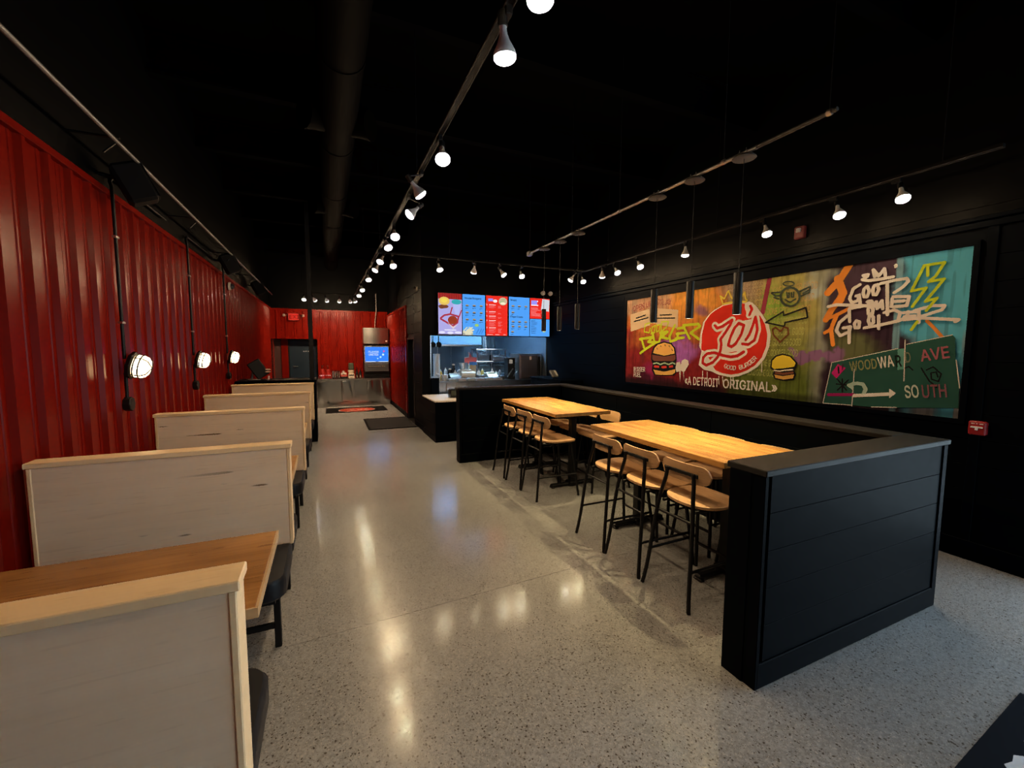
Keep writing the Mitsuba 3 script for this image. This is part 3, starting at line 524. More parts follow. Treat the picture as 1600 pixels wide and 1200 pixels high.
MURAL = [
('orange_paint',(0.62,0.22,0.04),66,[3122,1303,3055,1185,2958,1076]),
('orange_paint',(0.62,0.22,0.04),70,[3037,1197,3088,1061,3067,989]),
('orange_paint',(0.62,0.22,0.04),57,[3096,1060,2995,901,2956,818]),
('orange_paint',(0.62,0.22,0.04),33,[3193,931,3050,859,2947,819]),
('orange_paint',(0.62,0.22,0.04),38,[3050,859,3006,729,3033,576]),
('orange_paint',(0.62,0.22,0.04),34,[3015,729,2955,693]),
('orange_paint',(0.6,0.22,0.05),24,[3708,763,3761,697,3807,632]),
('paint_slash',(0.2,0.03,0.05),51,[2365,1304,2335,1131,2305,942]),
('poster_print',(0.5,0.38,0.24),0,[83,1077,514,1133,536,886,106,806]),
('poster_print',(0.5,0.38,0.24),0,[647,1129,1078,1070,1081,815,657,895]),
('poster_lines',(0.03,0.025,0.02),20,[224,1009,426,1044]),
('poster_lines',(0.03,0.025,0.02),20,[176,962,490,1003]),
('poster_lines',(0.03,0.025,0.02),18,[738,1021,954,1013]),
('poster_lines',(0.03,0.025,0.02),18,[686,979,1016,962]),
('lime_letters',(0.42,0.5,0.03),21,[579,931,432,907,413,795,518,775,542,838]),
('lime_letters',(0.42,0.5,0.03),20,[582,852,647,880,635,771,564,755,582,852]),
('lime_letters',(0.42,0.5,0.03),20,[680,878,750,890,729,796,673,782,680,878]),
('lime_letters',(0.42,0.5,0.03),20,[778,919,764,782,881,846,908,919,774,927]),
('lime_letters',(0.42,0.5,0.03),42,[358,691,423,551]),
('lime_letters',(0.42,0.5,0.03),42,[323,683,600,709,506,639,669,629,459,532,344,469]),
('lime_letters',(0.42,0.5,0.03),41,[597,772,641,630,734,628,781,782]),
('lime_letters',(0.42,0.5,0.03),40,[749,767,895,777,773,705,899,679]),
('lime_letters',(0.42,0.5,0.03),39,[1024,861,933,701,956,638,1068,665,1089,724]),
('lime_letters',(0.42,0.5,0.03),38,[1081,815,1203,824]),
('lime_letters',(0.42,0.5,0.03),38,[1065,742,1206,752]),
('lime_letters',(0.42,0.5,0.03),38,[1049,676,1191,687]),
('lime_letters',(0.42,0.5,0.03),37,[1178,839,1296,671]),
('lime_letters',(0.42,0.5,0.03),36,[1177,854,1432,857,1459,826,1306,748,1450,661]),
('burger_outline',(0.012,0.012,0.014),0,[582,456,618,551,692,613,839,642,973,618,1045,550,1068,462,1082,373,1060,343,1077,284,1086,210,1043,163,862,148,658,143,606,217,617,313,581,376]),
('burger_bun',(0.62,0.36,0.1),0,[617,472,651,551,714,598,840,624,963,600,1026,543,1043,469,849,436]),
('burger_bun',(0.62,0.36,0.1),0,[637,226,859,206,1069,254,1061,201,1013,173,861,158,680,157]),
('burger_patty',(0.16,0.06,0.045),0,[600,448,849,425,1055,454,1062,387,1024,364,649,354,608,377]),
('burger_filling',(0.3,0.42,0.28),21,[633,314,705,332,781,306,853,336,937,312,1005,341,1055,325]),
('burger_filling_red',(0.5,0.05,0.04),35,[663,275,740,273]),
('burger_filling_red',(0.5,0.05,0.04),34,[814,270,887,276]),
('burger_filling_red',(0.5,0.05,0.04),33,[958,282,1008,290]),
('burger_seeds',(0.012,0.012,0.014),11,[695,543,709,528]),
('burger_seeds',(0.012,0.012,0.014),11,[768,582,782,566]),
('burger_seeds',(0.012,0.012,0.014),11,[852,593,865,578]),
('burger_seeds',(0.012,0.012,0.014),11,[934,578,947,563]),
('burger_seeds',(0.012,0.012,0.014),10,[987,528,999,513]),
('white_splat',(0.62,0.58,0.52),0,[1084,344,1141,360,1162,317,1178,376,1232,399,1288,379,1300,322,1257,262,1240,233,1222,224,1225,101,1207,224,1165,236,1160,81,1139,228,1090,210,1068,269]),
('emblem_edge',(0.62,0.58,0.52),0,[1595,968,1509,877,1471,721,1460,569,1500,509,1478,402,1463,325,1549,268,1667,251,1781,213,1947,194,2055,215,2173,263,2284,335,2361,429,2407,565,2416,693,2388,796,2307,916,2217,1027,2143,1077,2085,1067,1962,1086,1787,1068,1671,1021]),
('emblem_disc',(0.5,0.03,0.02),0,[1613,967,1537,876,1499,720,1496,524,1574,494,1672,333,1727,269,1830,237,1945,227,2054,247,2157,289,2254,354,2326,441,2370,565,2376,694,2340,811,2280,905,2209,910,2122,916,2087,1013,2085,1057,1963,1074,1796,1057,1689,1012]),
('emblem_script_edge',(0.62,0.58,0.52),95,[1690,824,1726,790,1800,808,1872,850,1929,877,1910,827,1838,724,1779,651,1795,597,1786,510,1753,437,1679,362,1583,326,1527,355,1532,423,1593,476,1698,488,1819,456,1934,438,2027,454,2101,501]),
('emblem_script_edge',(0.62,0.58,0.52),91,[1966,782,2019,835,2087,808,2059,703,1989,592,1935,560,1891,579,1918,677,1966,782]),
('emblem_script_edge',(0.62,0.58,0.52),88,[2227,893,2201,805,2163,700,2120,639]),
('emblem_script_edge',(0.62,0.58,0.52),88,[2233,869,2258,750,2228,632,2155,584,2080,594]),
('emblem_script_edge',(0.62,0.58,0.52),88,[2157,1022,2179,985,2151,925]),
('emblem_script_edge',(0.62,0.58,0.52),0,[1809,654,1944,832,2096,864,2239,882,2275,749,2227,592,2055,512,1818,482]),
('emblem_script',(0.4,0.02,0.02),36,[1690,824,1726,790,1800,808,1872,850,1929,877,1910,827,1838,724,1779,651,1795,597,1786,510,1753,437,1679,362,1583,326,1527,355,1532,423,1593,476,1698,488,1819,456,1934,438,2027,454,2101,501]),
('emblem_script',(0.4,0.02,0.02),35,[1966,782,2019,835,2087,808,2059,703,1989,592,1935,560,1891,579,1918,677,1966,782]),
('emblem_script',(0.4,0.02,0.02),33,[2227,893,2201,805,2163,700,2120,639]),
('emblem_script',(0.4,0.02,0.02),33,[2233,869,2258,750,2228,632,2155,584,2080,594]),
('emblem_script',(0.4,0.02,0.02),33,[2157,1022,2179,985,2151,925]),
('crown',(0.62,0.5,0.08),19,[1794,1081,1751,1182,1808,1139,1860,1231,1909,1139,1968,1116,2022,1161,2039,1132,2078,1188,2091,1113,2113,1091]),
('crown',(0.62,0.5,0.08),22,[1794,1081,1962,1090,2099,1076]),
('paint_drips',(0.62,0.58,0.52),11,[1532,252,1538,130]),
('paint_drips',(0.62,0.58,0.52),10,[1605,240,1611,120]),
('paint_drips',(0.62,0.58,0.52),10,[1782,198,1787,97]),
('paint_drips',(0.62,0.58,0.52),10,[1833,194,1845,123]),
('paint_drips',(0.62,0.58,0.52),10,[1947,194,1953,88]),
('paint_drips',(0.62,0.58,0.52),10,[1978,203,1991,113]),
('paint_drips',(0.62,0.58,0.52),9,[2329,396,2336,278]),
('smiley_doodle',(0.03,0.04,0.03),22,[2700,1066,2697,1037,2685,1012,2664,993,2638,982,2608,980,2577,987,2547,1004,2524,1028,2507,1057,2501,1088,2504,1118,2517,1143,2538,1162,2566,1172,2596,1173,2627,1164,2655,1147,2678,1124,2693,1095,2700,1066]),
('smiley_doodle',(0.03,0.04,0.03),12,[2638,1206,2634,1197,2622,1191,2604,1189,2582,1190,2559,1195,2540,1203,2526,1212,2521,1222,2525,1230,2538,1236,2557,1239,2579,1237,2601,1232,2620,1224,2633,1215,2638,1206]),
('smiley_doodle',(0.03,0.04,0.03),16,[2493,1138,2398,1142,2445,1101,2488,1103]),
('smiley_doodle',(0.03,0.04,0.03),16,[2431,1088,2479,1066]),
('smiley_doodle',(0.03,0.04,0.03),15,[2700,1123,2795,1156,2792,1099,2712,1071]),
('smiley_doodle',(0.03,0.04,0.03),15,[2728,1096,2784,1122]),
('smiley_doodle',(0.03,0.04,0.03),15,[2565,1122,2575,1073,2591,1071,2589,1119]),
('smiley_doodle',(0.03,0.04,0.03),15,[2613,1120,2620,1070,2638,1072,2638,1120]),
('smiley_doodle',(0.03,0.04,0.03),15,[2551,1054,2605,1018,2661,1050]),
('arrow_doodle',(0.012,0.012,0.014),15,[2348,826,2541,930,2546,887,2766,952,2790,850,2565,814,2559,772,2348,826]),
('heart_doodle',(0.12,0.04,0.02),17,[2524,607,2446,687,2433,745,2464,769,2522,720,2558,765,2600,752,2608,689,2524,607]),
('cheeseburger_outline',(0.012,0.012,0.014),0,[2433,324,2437,412,2481,463,2559,486,2645,466,2717,392,2710,343,2688,314,2710,274,2693,217,2583,196,2488,211,2463,260,2476,297]),
('cheeseburger_bun',(0.6,0.46,0.04),0,[2447,339,2452,409,2494,452,2560,472,2638,455,2701,391,2688,352,2576,330,2475,319]),
('cheeseburger_bun',(0.5,0.28,0.07),0,[2481,257,2580,248,2693,273,2682,231,2583,210,2499,223]),
('cheeseburger_filling',(0.55,0.5,0.42),14,[2476,304,2535,297,2591,310,2674,321]),
('cheeseburger_patty',(0.14,0.05,0.03),25,[2499,277,2579,271,2675,290]),
('white_letters',(0.62,0.58,0.52),27,[3242,1158,3288,1142,3377,1142,3468,1148]),
('white_letters',(0.62,0.58,0.52),27,[3320,1233,3335,1170]),
('white_letters',(0.62,0.58,0.52),27,[3320,1232,3364,1170,3401,1228,3412,1167]),
('white_letters',(0.62,0.58,0.52),26,[3479,1244,3481,1231]),
('white_letters',(0.62,0.58,0.52),28,[3247,1193,3285,1195]),
('white_letters',(0.62,0.58,0.52),28,[3260,1173,3279,1179]),
('white_letters',(0.62,0.58,0.52),28,[3227,1116,3176,1086,3151,999,3172,960,3218,973,3227,1015,3202,1018]),
('white_letters',(0.62,0.58,0.52),28,[3227,1026,3243,917]),
('white_letters',(0.62,0.58,0.52),28,[3262,1075,3284,1093,3302,1053,3290,1001,3267,1002,3255,1041,3262,1075]),
('white_letters',(0.62,0.58,0.52),27,[3336,1092,3358,1098,3373,1053,3356,1010,3335,1014,3327,1058,3336,1092]),
('white_letters',(0.62,0.58,0.52),27,[3430,1096,3448,830]),
('white_letters',(0.62,0.58,0.52),26,[3379,1103,3477,1118,3561,1121,3573,1097,3542,1056,3484,1013]),
('white_letters',(0.62,0.58,0.52),29,[2975,941,3044,954,3153,939,3272,923]),
('white_letters',(0.62,0.58,0.52),29,[3155,897,3166,787]),
('white_letters',(0.62,0.58,0.52),27,[3293,957,3322,963,3339,935,3304,894,3307,849,3337,843,3342,882,3301,947]),
('white_letters',(0.62,0.58,0.52),27,[3360,950,3371,888,3400,955,3411,885]),
('white_letters',(0.62,0.58,0.52),26,[3473,964,3472,897]),
('white_letters',(0.62,0.58,0.52),26,[3479,980,3587,970,3575,896,3485,894]),
('white_letters',(0.62,0.58,0.52),26,[3475,939,3556,939]),
('white_letters',(0.62,0.58,0.52),28,[3155,907,3272,923,3392,904]),
('white_letters',(0.62,0.58,0.52),29,[3144,843,3080,782,3059,708,3096,660,3168,695,3175,740,3116,732]),
('white_letters',(0.62,0.58,0.52),29,[3166,722,3174,593]),
('white_letters',(0.62,0.58,0.52),28,[3219,793,3244,782,3243,728,3214,728,3204,766,3219,793]),
('white_letters',(0.62,0.58,0.52),27,[3317,831,3346,820,3351,767,3325,749,3311,787,3317,831]),
('white_letters',(0.62,0.58,0.52),27,[3386,826,3393,713]),
('white_letters',(0.62,0.58,0.52),27,[3284,724,3402,745,3527,773,3565,793]),
('white_letters',(0.62,0.58,0.52),26,[3424,849,3493,868,3536,841,3526,783]),
('white_letters',(0.62,0.58,0.52),26,[3588,845,3579,786]),
('white_letters',(0.62,0.58,0.52),26,[3556,838,3644,841]),
('white_letters',(0.62,0.58,0.52),26,[3565,805,3633,809]),
('white_letters',(0.62,0.58,0.52),25,[3656,848,3662,750]),
('white_letters',(0.62,0.58,0.52),25,[3627,850,3737,881,3811,875,3799,844,3669,798]),
('white_letters',(0.62,0.58,0.52),25,[3566,779,3669,788,3898,760,3880,746]),
('lime_bolt',(0.42,0.5,0.03),22,[3789,1210,3667,1207,3597,1012,3691,1027,3612,884]),
('lime_bolt',(0.42,0.5,0.03),21,[3789,1210,3740,1108,3700,1073,3795,1083,3692,917,3763,939,3703,844]),
('lime_bolt',(0.42,0.5,0.03),22,[3652,759,3618,695]),
('lime_bolt',(0.42,0.5,0.03),22,[3689,1195,3694,1123]),
('street_sign',(0.022,0.07,0.055),0,[3040,406,3225,458,3418,518,3539,540,3590,540,3598,574,3871,645,3889,621,3901,452,3935,268,3942,83,3562,38,3384,19,3232,18,2985,7]),
('street_sign_patch',(0.09,0.24,0.2),0,[3538,536,3590,540,3591,368,3548,358]),
('street_sign_border',(0.45,0.42,0.38),8,[3232,18,2985,7,3040,406,3539,540]),
('street_sign_border',(0.45,0.42,0.38),8,[3383,21,3562,39]),
('street_sign_border',(0.45,0.42,0.38),7,[3597,575,3871,645]),
('street_sign_border',(0.45,0.42,0.38),7,[3905,452,3939,238]),
('street_sign_border',(0.45,0.42,0.38),8,[3231,352,3232,9]),
('street_sign_border',(0.45,0.42,0.38),8,[3584,611,3598,267]),
('pink_diamond',(0.4,0.02,0.14),0,[3042,305,3093,393,3162,358,3088,255]),
('pink_diamond',(0.25,0.015,0.09),30,[3029,95,3238,117]),
('black_scrawl',(0.012,0.012,0.014),13,[3099,365,3106,308]),
('black_scrawl',(0.012,0.012,0.014),12,[3097,251,3179,153]),
('black_scrawl',(0.012,0.012,0.014),12,[3189,248,3104,146]),
('black_scrawl',(0.012,0.012,0.014),12,[3092,203,3192,201]),
('black_scrawl',(0.012,0.012,0.014),12,[3139,254,3147,131]),
('black_scrawl',(0.012,0.012,0.014),10,[3736,367,3776,394,3828,339,3814,279,3771,296,3765,344,3797,354,3809,314]),
('black_scrawl',(0.012,0.012,0.014),10,[3703,381,3760,279,3808,233]),
('black_scrawl',(0.012,0.012,0.014),11,[3600,377,3623,391,3650,363]),
('sign_arrows',(0.3,0.4,0.33),31,[3196,200,3255,223,3306,219,3332,176,3316,127]),
('sign_arrows',(0.3,0.4,0.33),0,[3178,195,3234,241,3231,158]),
('sign_arrows',(0.62,0.58,0.52),30,[3246,108,3527,152]),
('sign_arrows',(0.62,0.58,0.52),0,[3503,196,3552,160,3508,112]),
]
# ---------------------------------------------------------------- drinks counter at the back wall
t = thing('drinks_counter', 'long stainless steel drinks counter against the red back wall', 'counter')
YC = 12.27
def sheet(a, b, z0, z1, y):            # sheet metal door, very slightly buckled so that it mirrors in streaks
    nx, nz = 24, 20; u, v = np.meshgrid(np.linspace(0, 1, nx), np.linspace(0, 1, nz)); X, Z = a + (b - a) * u, z0 + (z1 - z0) * v
    Y = y + .035 * (meshkit.fbm(np.stack([X * 5 + Z * .8, Z * .9, Z * 0 + a * 3], -1), 2) - .5); Y[0], Y[-1], Y[:, 0], Y[:, -1] = y, y, y, y
    P = np.stack([X, Y, Z], -1).reshape(-1, 3); i = np.arange(nx * nz).reshape(nz, nx); f = np.vstack([np.stack([i[:-1, :-1], i[:-1, 1:], i[1:, 1:]], -1).reshape(-1, 3), np.stack([i[:-1, :-1], i[1:, 1:], i[1:, :-1]], -1).reshape(-1, 3)])
    return cat(trimesh.Trimesh(P, f, process=False), box(a, b, y + .001, y + .02, z0, z1))
obj('top', box(-.30, 1.64, YC - .02, 12.97, .735, .768, .004), 'steel', t)
for a, b in ((-.28, .33), (.335, .66), (.665, 1.0), (1.005, 1.63)): obj('door', sheet(a, b, .13, .725, YC), 'sheet_steel', t, smooth=40)
obj('body', box(-.285, 1.635, YC + .02, 12.95, .10, .735), 'steel', t)
obj('kick_plate', box(-.27, 1.62, YC + .05, YC + .07, 0, .10), 'steel', t)
t = thing('drink_machine', 'tall soda fountain with a lit blue screen on the steel counter', 'drink machine')
bx0, bx1 = .95, 1.63
obj('body', box(bx0, bx1, 12.40, 12.92, .79, 1.70, .01), 'black_metal', t)
obj('drip_tray', box(bx0 - .01, bx1 - .02, 12.30, 12.42, .77, .86, .006), 'black_rubber', t)
obj('dispenser_panel', box(bx0 + .0, bx1 - .01, 12.345, 12.41, .94, 1.19, .02), rgb((.05, .052, .06), .35), t)
for i in range(9): obj('nozzle', cyl(.011, (bx0 + .12 + .052 * i, 12.35, 1.10), (bx0 + .12 + .052 * i, 12.33, 1.10), 8), rgb(((.3, .3, .3), (.4, .2, .05), (.3, .3, .3))[i % 3], .4), t)
obj('screen_frame', box(bx0, bx1, 12.38, 12.41, 1.195, 1.672, .015), rgb((.25, .26, .28), .3), t)
SCR = lambda m, y, x0, z0: frame(m, (x0, y, z0), (1, 0, 0), (0, 0, 1))
obj('screen', SCR(extrude(sg.box(0, 0, .63, .41).buffer(-.02).buffer(.02), .002), 12.379, bx0 + .025, 1.235), 'glow_flat', t, emit=(.02, .22, .95), weight=.4, label='bright blue screen')
tx = lambda s, h, **k: meshkit.text_mesh(s, h, .001, **k)
obj('lettering', cat(SCR(tx('FLAVOR', .052, bold=True), 12.374, bx0 + .11, 1.48), SCR(tx('UNITES', .052, bold=True), 12.374, bx0 + .11, 1.405)), 'glow_flat', t, emit=(.75, .85, 1), weight=.03, label='white screen lettering')
obj('icons', cat(*[SCR(extrude(sg.Point(0, 0).buffer(r), .001), 12.374, bx0 + x, z) for x, z, r in ((.51, 1.43, .03), (.44, 1.36, .026), (.36, 1.32, .02))]), 'glow_flat', t, emit=(.55, .85, .95), weight=.03)
obj('icon_badge', SCR(extrude(sg.Point(0, 0).buffer(.03), .001), 12.374, bx0 + .53, 1.525), 'glow_flat', t, emit=(.6, .1, .5), weight=.03)
obj('screen_bar', SCR(extrude(sg.MultiPolygon([sg.box(.01, 0, .27, .022), sg.box(.35, 0, .61, .022)]), .001), 12.374, bx0 + .03, 1.222), 'glow_flat', t, emit=(.6, .75, 1), weight=.03)
t = thing('ice_maker', 'stainless steel ice maker on top of the soda fountain', 'ice maker')
cv_ = np.array([(bx0 - .01 + .68 * u, 12.36 + .02 * (2 * u - 1) ** 2) for u in np.linspace(0, 1, 15)]); 
obj('front_panel', move(extrude(sg.Polygon(list(map(tuple, cv_)) + [(bx0 + .67, 12.9), (bx0 - .01, 12.9)]), .445), 0, 0, 1.735), 'steel', t)
obj('base', box(bx0 + .02, bx1 - .03, 12.42, 12.9, 1.70, 1.735), 'black_metal', t); obj('badge', move(cyl(.028, (1.56, 12.372, 1.81), (1.56, 12.36, 1.81), 20), 0, 0, 0), rgb((.6, .55, .52), .4), t)
obj('supply_hose', tube([(1.30, 12.88, 2.18), (1.32, 12.93, 2.4), (1.36, 12.95, 2.72), (1.36, 12.96, 3.2)], .012, 8), rgb((.4, .38, .36), .5), t)
# things on the counter
CT = .769
t = thing('sauce_rack', 'red sauce dispensers in a chrome tray at the left end of the steel counter', 'dispenser')
obj('tray', cat(box(-.20, .08, 12.35, 12.6, CT, CT + .012, .004), tube([(-.20, 12.35, CT + .1), (.08, 12.35, CT + .1)], .006, 6), tube([(-.20, 12.35, CT), (-.20, 12.35, CT + .1)], .006, 6), tube([(.08, 12.35, CT), (.08, 12.35, CT + .1)], .006, 6)), 'chrome', t)
for x in (-.125, .01):
    obj('red_bottle', lathe([(0, CT + .012), (.058, CT + .012), (.06, CT + .03), (.06, CT + .24), (.05, CT + .27), (0, CT + .27)], 18, (x, 12.47, 0)), rgb((.25, .015, .012), .3), t, smooth=40)
    obj('pump', cat(cyl(.012, (x, 12.47, CT + .27), (x, 12.47, CT + .36), 8), box(x - .03, x + .03, 12.42, 12.49, CT + .345, CT + .365, .006)), 'chrome', t)
for i in range(4):
    t = thing('cup_stack', f'black sauce cup tube on the steel counter, {NTH[i]} from the red dispensers', 'dispenser', 'black cup tubes on the steel counter')
    x = .135 + .052 * i; obj('tube', lathe([(0, CT), (.022, CT), (.022, CT + .21), (.018, CT + .215), (0, CT + .215)], 14, (x, 12.45, 0)), 'black_metal', t, smooth=40)
    obj('label_strip', box(x - .006, x + .006, 12.424, 12.43, CT + .03, CT + .2, .002), rgb((.55, .53, .5), .4), t)
t = thing('condiment_caddy', 'small caddy of condiments and lids on the steel counter', 'caddy')
obj('tray', box(.325, .50, 12.38, 12.58, CT, CT + .05, .006), 'black_metal', t); obj('packet_stack', box(.335, .49, 12.40, 12.55, CT + .05, CT + .11, .006), rgb((.35, .06, .05), .5), t)
for i in range(6): obj('lid', lathe([(0, 0), (.03, 0), (.032, .012), (.026, .018), (0, .018)], 14, (.355 + .05 * (i % 3), 12.42 + .07 * (i // 3), CT + .115 + .02 * (i % 2))), rgb((.55, .53, .5), .4), t)
obj('jar', cat(lathe([(0, CT + .11), (.035, CT + .11), (.037, CT + .19), (.02, CT + .215), (0, CT + .215)], 14, (.40, 12.53, 0))), rgb((.45, .44, .42), .3), t, smooth=40)
t = thing('napkin_dispenser', 'white box dispenser with a dark green bin on top, on the steel counter', 'dispenser')
obj('box', box(.525, .685, 12.42, 12.6, CT, CT + .135, .008), rgb((.65, .6, .5), .4), t); obj('label', cat(box(.54, .67, 12.415, 12.421, CT + .075, CT + .105), box(.58, .63, 12.415, 12.421, CT + .02, CT + .035)), 'black_metal', t)
obj('neck', lathe([(0, CT + .135), (.06, CT + .135), (.085, CT + .2), (.085, CT + .235), (0, CT + .235)], 18, (.605, 12.51, 0)), rgb((.6, .54, .42), .4), t, smooth=40)
obj('bin', box(.535, .675, 12.44, 12.58, CT + .235, CT + .43, .02), rgb((.035, .045, .03), .4), t)
for i in range(2):
    x = .752 + .09 * i; t = thing('syrup_bottle', ['dark bottle next to the white box dispenser on the steel counter', 'dark bottle next to the soda fountain on the steel counter'][i], 'bottle', 'dark bottles on the steel counter')
    obj('body', lathe([(0, CT), (.034, CT), (.036, CT + .02), (.036, CT + .15), (.014, CT + .2), (.012, CT + .25), (0, CT + .25)], 16, (x, 12.46, 0)), 'black_metal', t, smooth=40)
    obj('spout', tube([(x, 12.46, CT + .25), (x, 12.46, CT + .28), (x - .03, 12.42, CT + .295)], .006, 6), 'chrome', t); obj('label', box(x - .012, x + .012, 12.421, 12.425, CT + .02, CT + .09), rgb((.6, .57, .5), .4), t)

# exit sign
t = thing('exit_sign', 'red lit exit sign with two small emergency heads on the red back wall', 'sign')
obj('housing', box(-.935, -.665, 12.90, 12.965, 2.35, 2.56, .006), rgb((.12, .01, .008), .4), t)
obj('face', SCR(extrude(sg.box(0, 0, .24, .17), .002), 12.899, -.92, 2.37), 'glow_flat', t, emit=(.9, .012, .008), weight=.1, label='red lit face')
obj('lettering', SCR(meshkit.text_mesh('EXIT', .105, .001, bold=True), 12.895, -.915, 2.4), rgb((.02, .0, .0), .6, .1), t, label='dark red letters')
for x in (-1.035, -.565): obj('emergency_head', cat(box(x - .03, x + .03, 12.91, 12.95, 2.46, 2.53, .01), cyl(.008, (x, 12.95, 2.5), (x + (.1 if x < -.8 else -.1), 12.95, 2.5), 6)), rgb((.55, .5, .45), .4), t)
# kiosk on the black half wall
t = thing('order_terminal', 'dark tilted order terminal on the black half wall', 'terminal')
m = box(-.10, .10, -.025, .025, 0, .30, .012); m = turn(turn(m, -32, (0, 1, 0)), 15, (0, 0, 1)); m.apply_translation((-.98, 8.1, 1.125)); obj('screen_unit', m, rgb((.006, .0065, .0055), .5, .2), t)
obj('stand', tube([(-1.16, 8.1, 1.08), (-1.14, 8.1, 1.2), (-1.07, 8.12, 1.28)], .02, 8), rgb((.05, .05, .05), .4), t); obj('base_plate', lathe([(0, 1.072), (.09, 1.072), (.09, 1.084), (0, 1.084)], 20, (-1.12, 8.1, 0)), rgb((.15, .14, .13), .4), t, smooth=40)
for z in (1.205, 1.245): m = sphere(.045, (0, 0, 0), 2, (1, .6, .28)); m.apply_translation((-.915, 8.05, z)); obj('card_reader_light', m, rgb((.6, .55, .47), .4), t)
obj('cable_end', cyl(.014, (-.905, 8.05, 1.14), (-.91, 8.05, 1.074), 10), rgb((.6, .55, .5), .4), t)

# floor mats
t = thing('logo_mat', 'black floor mat with a red oval emblem before the steel counter', 'mat')
obj('pad', box(-.07, 1.405, 11.15, 12.05, 0.001, .010, .003), 'black_rubber', t)
el = lambda a, b: shapely.affinity.scale(sg.Point(0, 0).buffer(1, quad_segs=20), a, b)
FLAT = lambda m, x, y, z: frame(m, (x, y, z), (1, 0, 0), (0, 1, 0))
obj('emblem_edge', FLAT(extrude(el(.45, .37), .0008), .67, 11.52, .010), rgb((.5, .42, .34), .8, .1), t, label='pale oval edge'); obj('emblem', FLAT(extrude(el(.42, .34), .0008), .67, 11.52, .011), rgb((.35, .035, .022), .8, .1), t, label='red oval emblem')
sw = shapely.union_all([sg.LineString([(-.3, .12), (-.18, .16), (-.05, .1), (-.2, -.12), (.0, -.14)]).buffer(.024), sg.LineString([(.02, .05), (.1, .1), (.12, -.05), (.04, -.08), (.02, .05)]).buffer(.022), sg.LineString([(.24, .14), (.2, 0), (.28, -.1), (.18, -.12)]).buffer(.022), sg.LineString([(-.3, -.2), (.3, -.2)]).buffer(.014)])
obj('emblem_script', FLAT(extrude(sw, .0008), .67, 11.52, .012), rgb((.5, .38, .3), .8, .1), t)
t = thing('floor_mat', 'plain dark grey rubber mat in front of the kitchen side door', 'mat')
obj('pad', box(.705, 1.66, 8.53, 9.90, .001, .010, .003), rgb((.028, .028, .03), .75, .1), t); obj('border', cat(box(.705, 1.66, 8.53, 8.57, .002, .012), box(.705, 1.66, 9.86, 9.9, .002, .012), box(.705, .745, 8.53, 9.9, .002, .012)), 'black_rubber', t)
t = thing('entrance_mat', 'black entrance mat with a pale emblem, cut by the lower right corner', 'mat')
pad = sg.box(1.98, -.8, 2.91, .705); sp = lambda g: shapely.affinity.rotate(g, 3.6, origin=(2.91, .715))
obj('pad', move(extrude(sp(pad), .009), 0, 0, .001), rgb((.006, .008, .013), .9, .05), t)
th = np.linspace(0, 2 * PI, 60, endpoint=False); rj = .40 + .018 * np.sin(th * 11) + .012 * np.sin(th * 23 + 1)
blob = sg.Polygon([(2.47 + r * math.cos(a), .185 + r * math.sin(a)) for a, r in zip(th, rj)])
obj('emblem_edge', move(extrude(blob, .001), 0, 0, .010), rgb((.5, .54, .6), .9, .1), t, label='pale jagged emblem edge'); obj('emblem', move(extrude(sg.Point(2.47, .185).buffer(.31), .001), 0, 0, .011), rgb((.35, .03, .025), .9, .1), t)

# pick-up counter and items
t = thing('pickup_counter', 'black pick-up counter with a thin white top next to the far half wall', 'counter')
obj('body', box(1.665, 2.9, 6.95, 7.97, 0, .69), 'black_wall', t); obj('top', box(1.645, 2.92, 6.93, 7.975, .69, .72, .004), rgb((.62, .58, .53), .3), t, label='white countertop')
for a, b in rows(.1, .69, 3): obj('plank', box(1.654, 1.667, 6.95, 7.97, a, b, .002), 'black_paint', t); obj('plank', box(1.665, 2.9, 6.938, 6.952, a, b, .002), 'black_paint', t)
obj('base_board', cat(box(1.65, 1.667, 6.94, 7.97, 0, .1), box(1.65, 2.9, 6.934, 6.952, 0, .1)), 'black_paint', t)
t = thing('napkin_holder', 'small black napkin holder on the white topped pick-up counter', 'napkin holder')
obj('case', box(2.0, 2.15, 7.25, 7.4, .721, .875, .008), 'black_metal', t); obj('opening', box(2.015, 2.135, 7.245, 7.252, .76, .85, .003), rgb((.03, .035, .02), .5), t)
t = thing('service_counter', 'long steel kitchen line behind the serving opening', 'counter')
obj('top', box(2.02, 4.44, 8.24, 9.0, .91, .935, .004), 'steel', t); obj('front', box(2.02, 4.44, 8.26, 8.28, .05, .91), 'steel', t); obj('shelf', box(2.02, 4.44, 8.28, 8.98, .3, .33), 'steel', t)
for x in (2.2, 2.42, 2.64): obj('front_rib', cyl(.012, (x, 8.25, .1), (x, 8.25, .9), 8), 'chrome', t)
t = thing('wall_cabinet', 'low black cabinet along the right wall behind the far half wall', 'cabinet')
obj('body', box(3.98, 4.43, 6.75, 8.0, 0, .99), 'black_wall', t); obj('top', box(3.96, 4.45, 6.72, 8.02, .99, 1.02, .004), 'black_paint', t)
t = thing('card_terminal', 'small tilted terminal with a pale screen beside the black cabinet', 'terminal')
m = box(-.10, .10, -.02, .02, -.07, .09, .01); m = turn(turn(m, -35, (1, 0, 0)), 25, (0, 0, 1)); m.apply_translation((4.15, 7.3, 1.10)); obj('screen_unit', m, rgb((.1, .1, .09), .4), t)
m = box(.02, .08, -.024, -.019, -.05, .075, .002); m = turn(turn(m, -35, (1, 0, 0)), 25, (0, 0, 1)); m.apply_translation((4.15, 7.3, 1.10)); obj('screen', m, rgb((.55, .52, .42), .4), t)
obj('stand', cyl(.02, (4.15, 7.32, 1.02), (4.15, 7.31, 1.08), 10), 'black_metal', t)

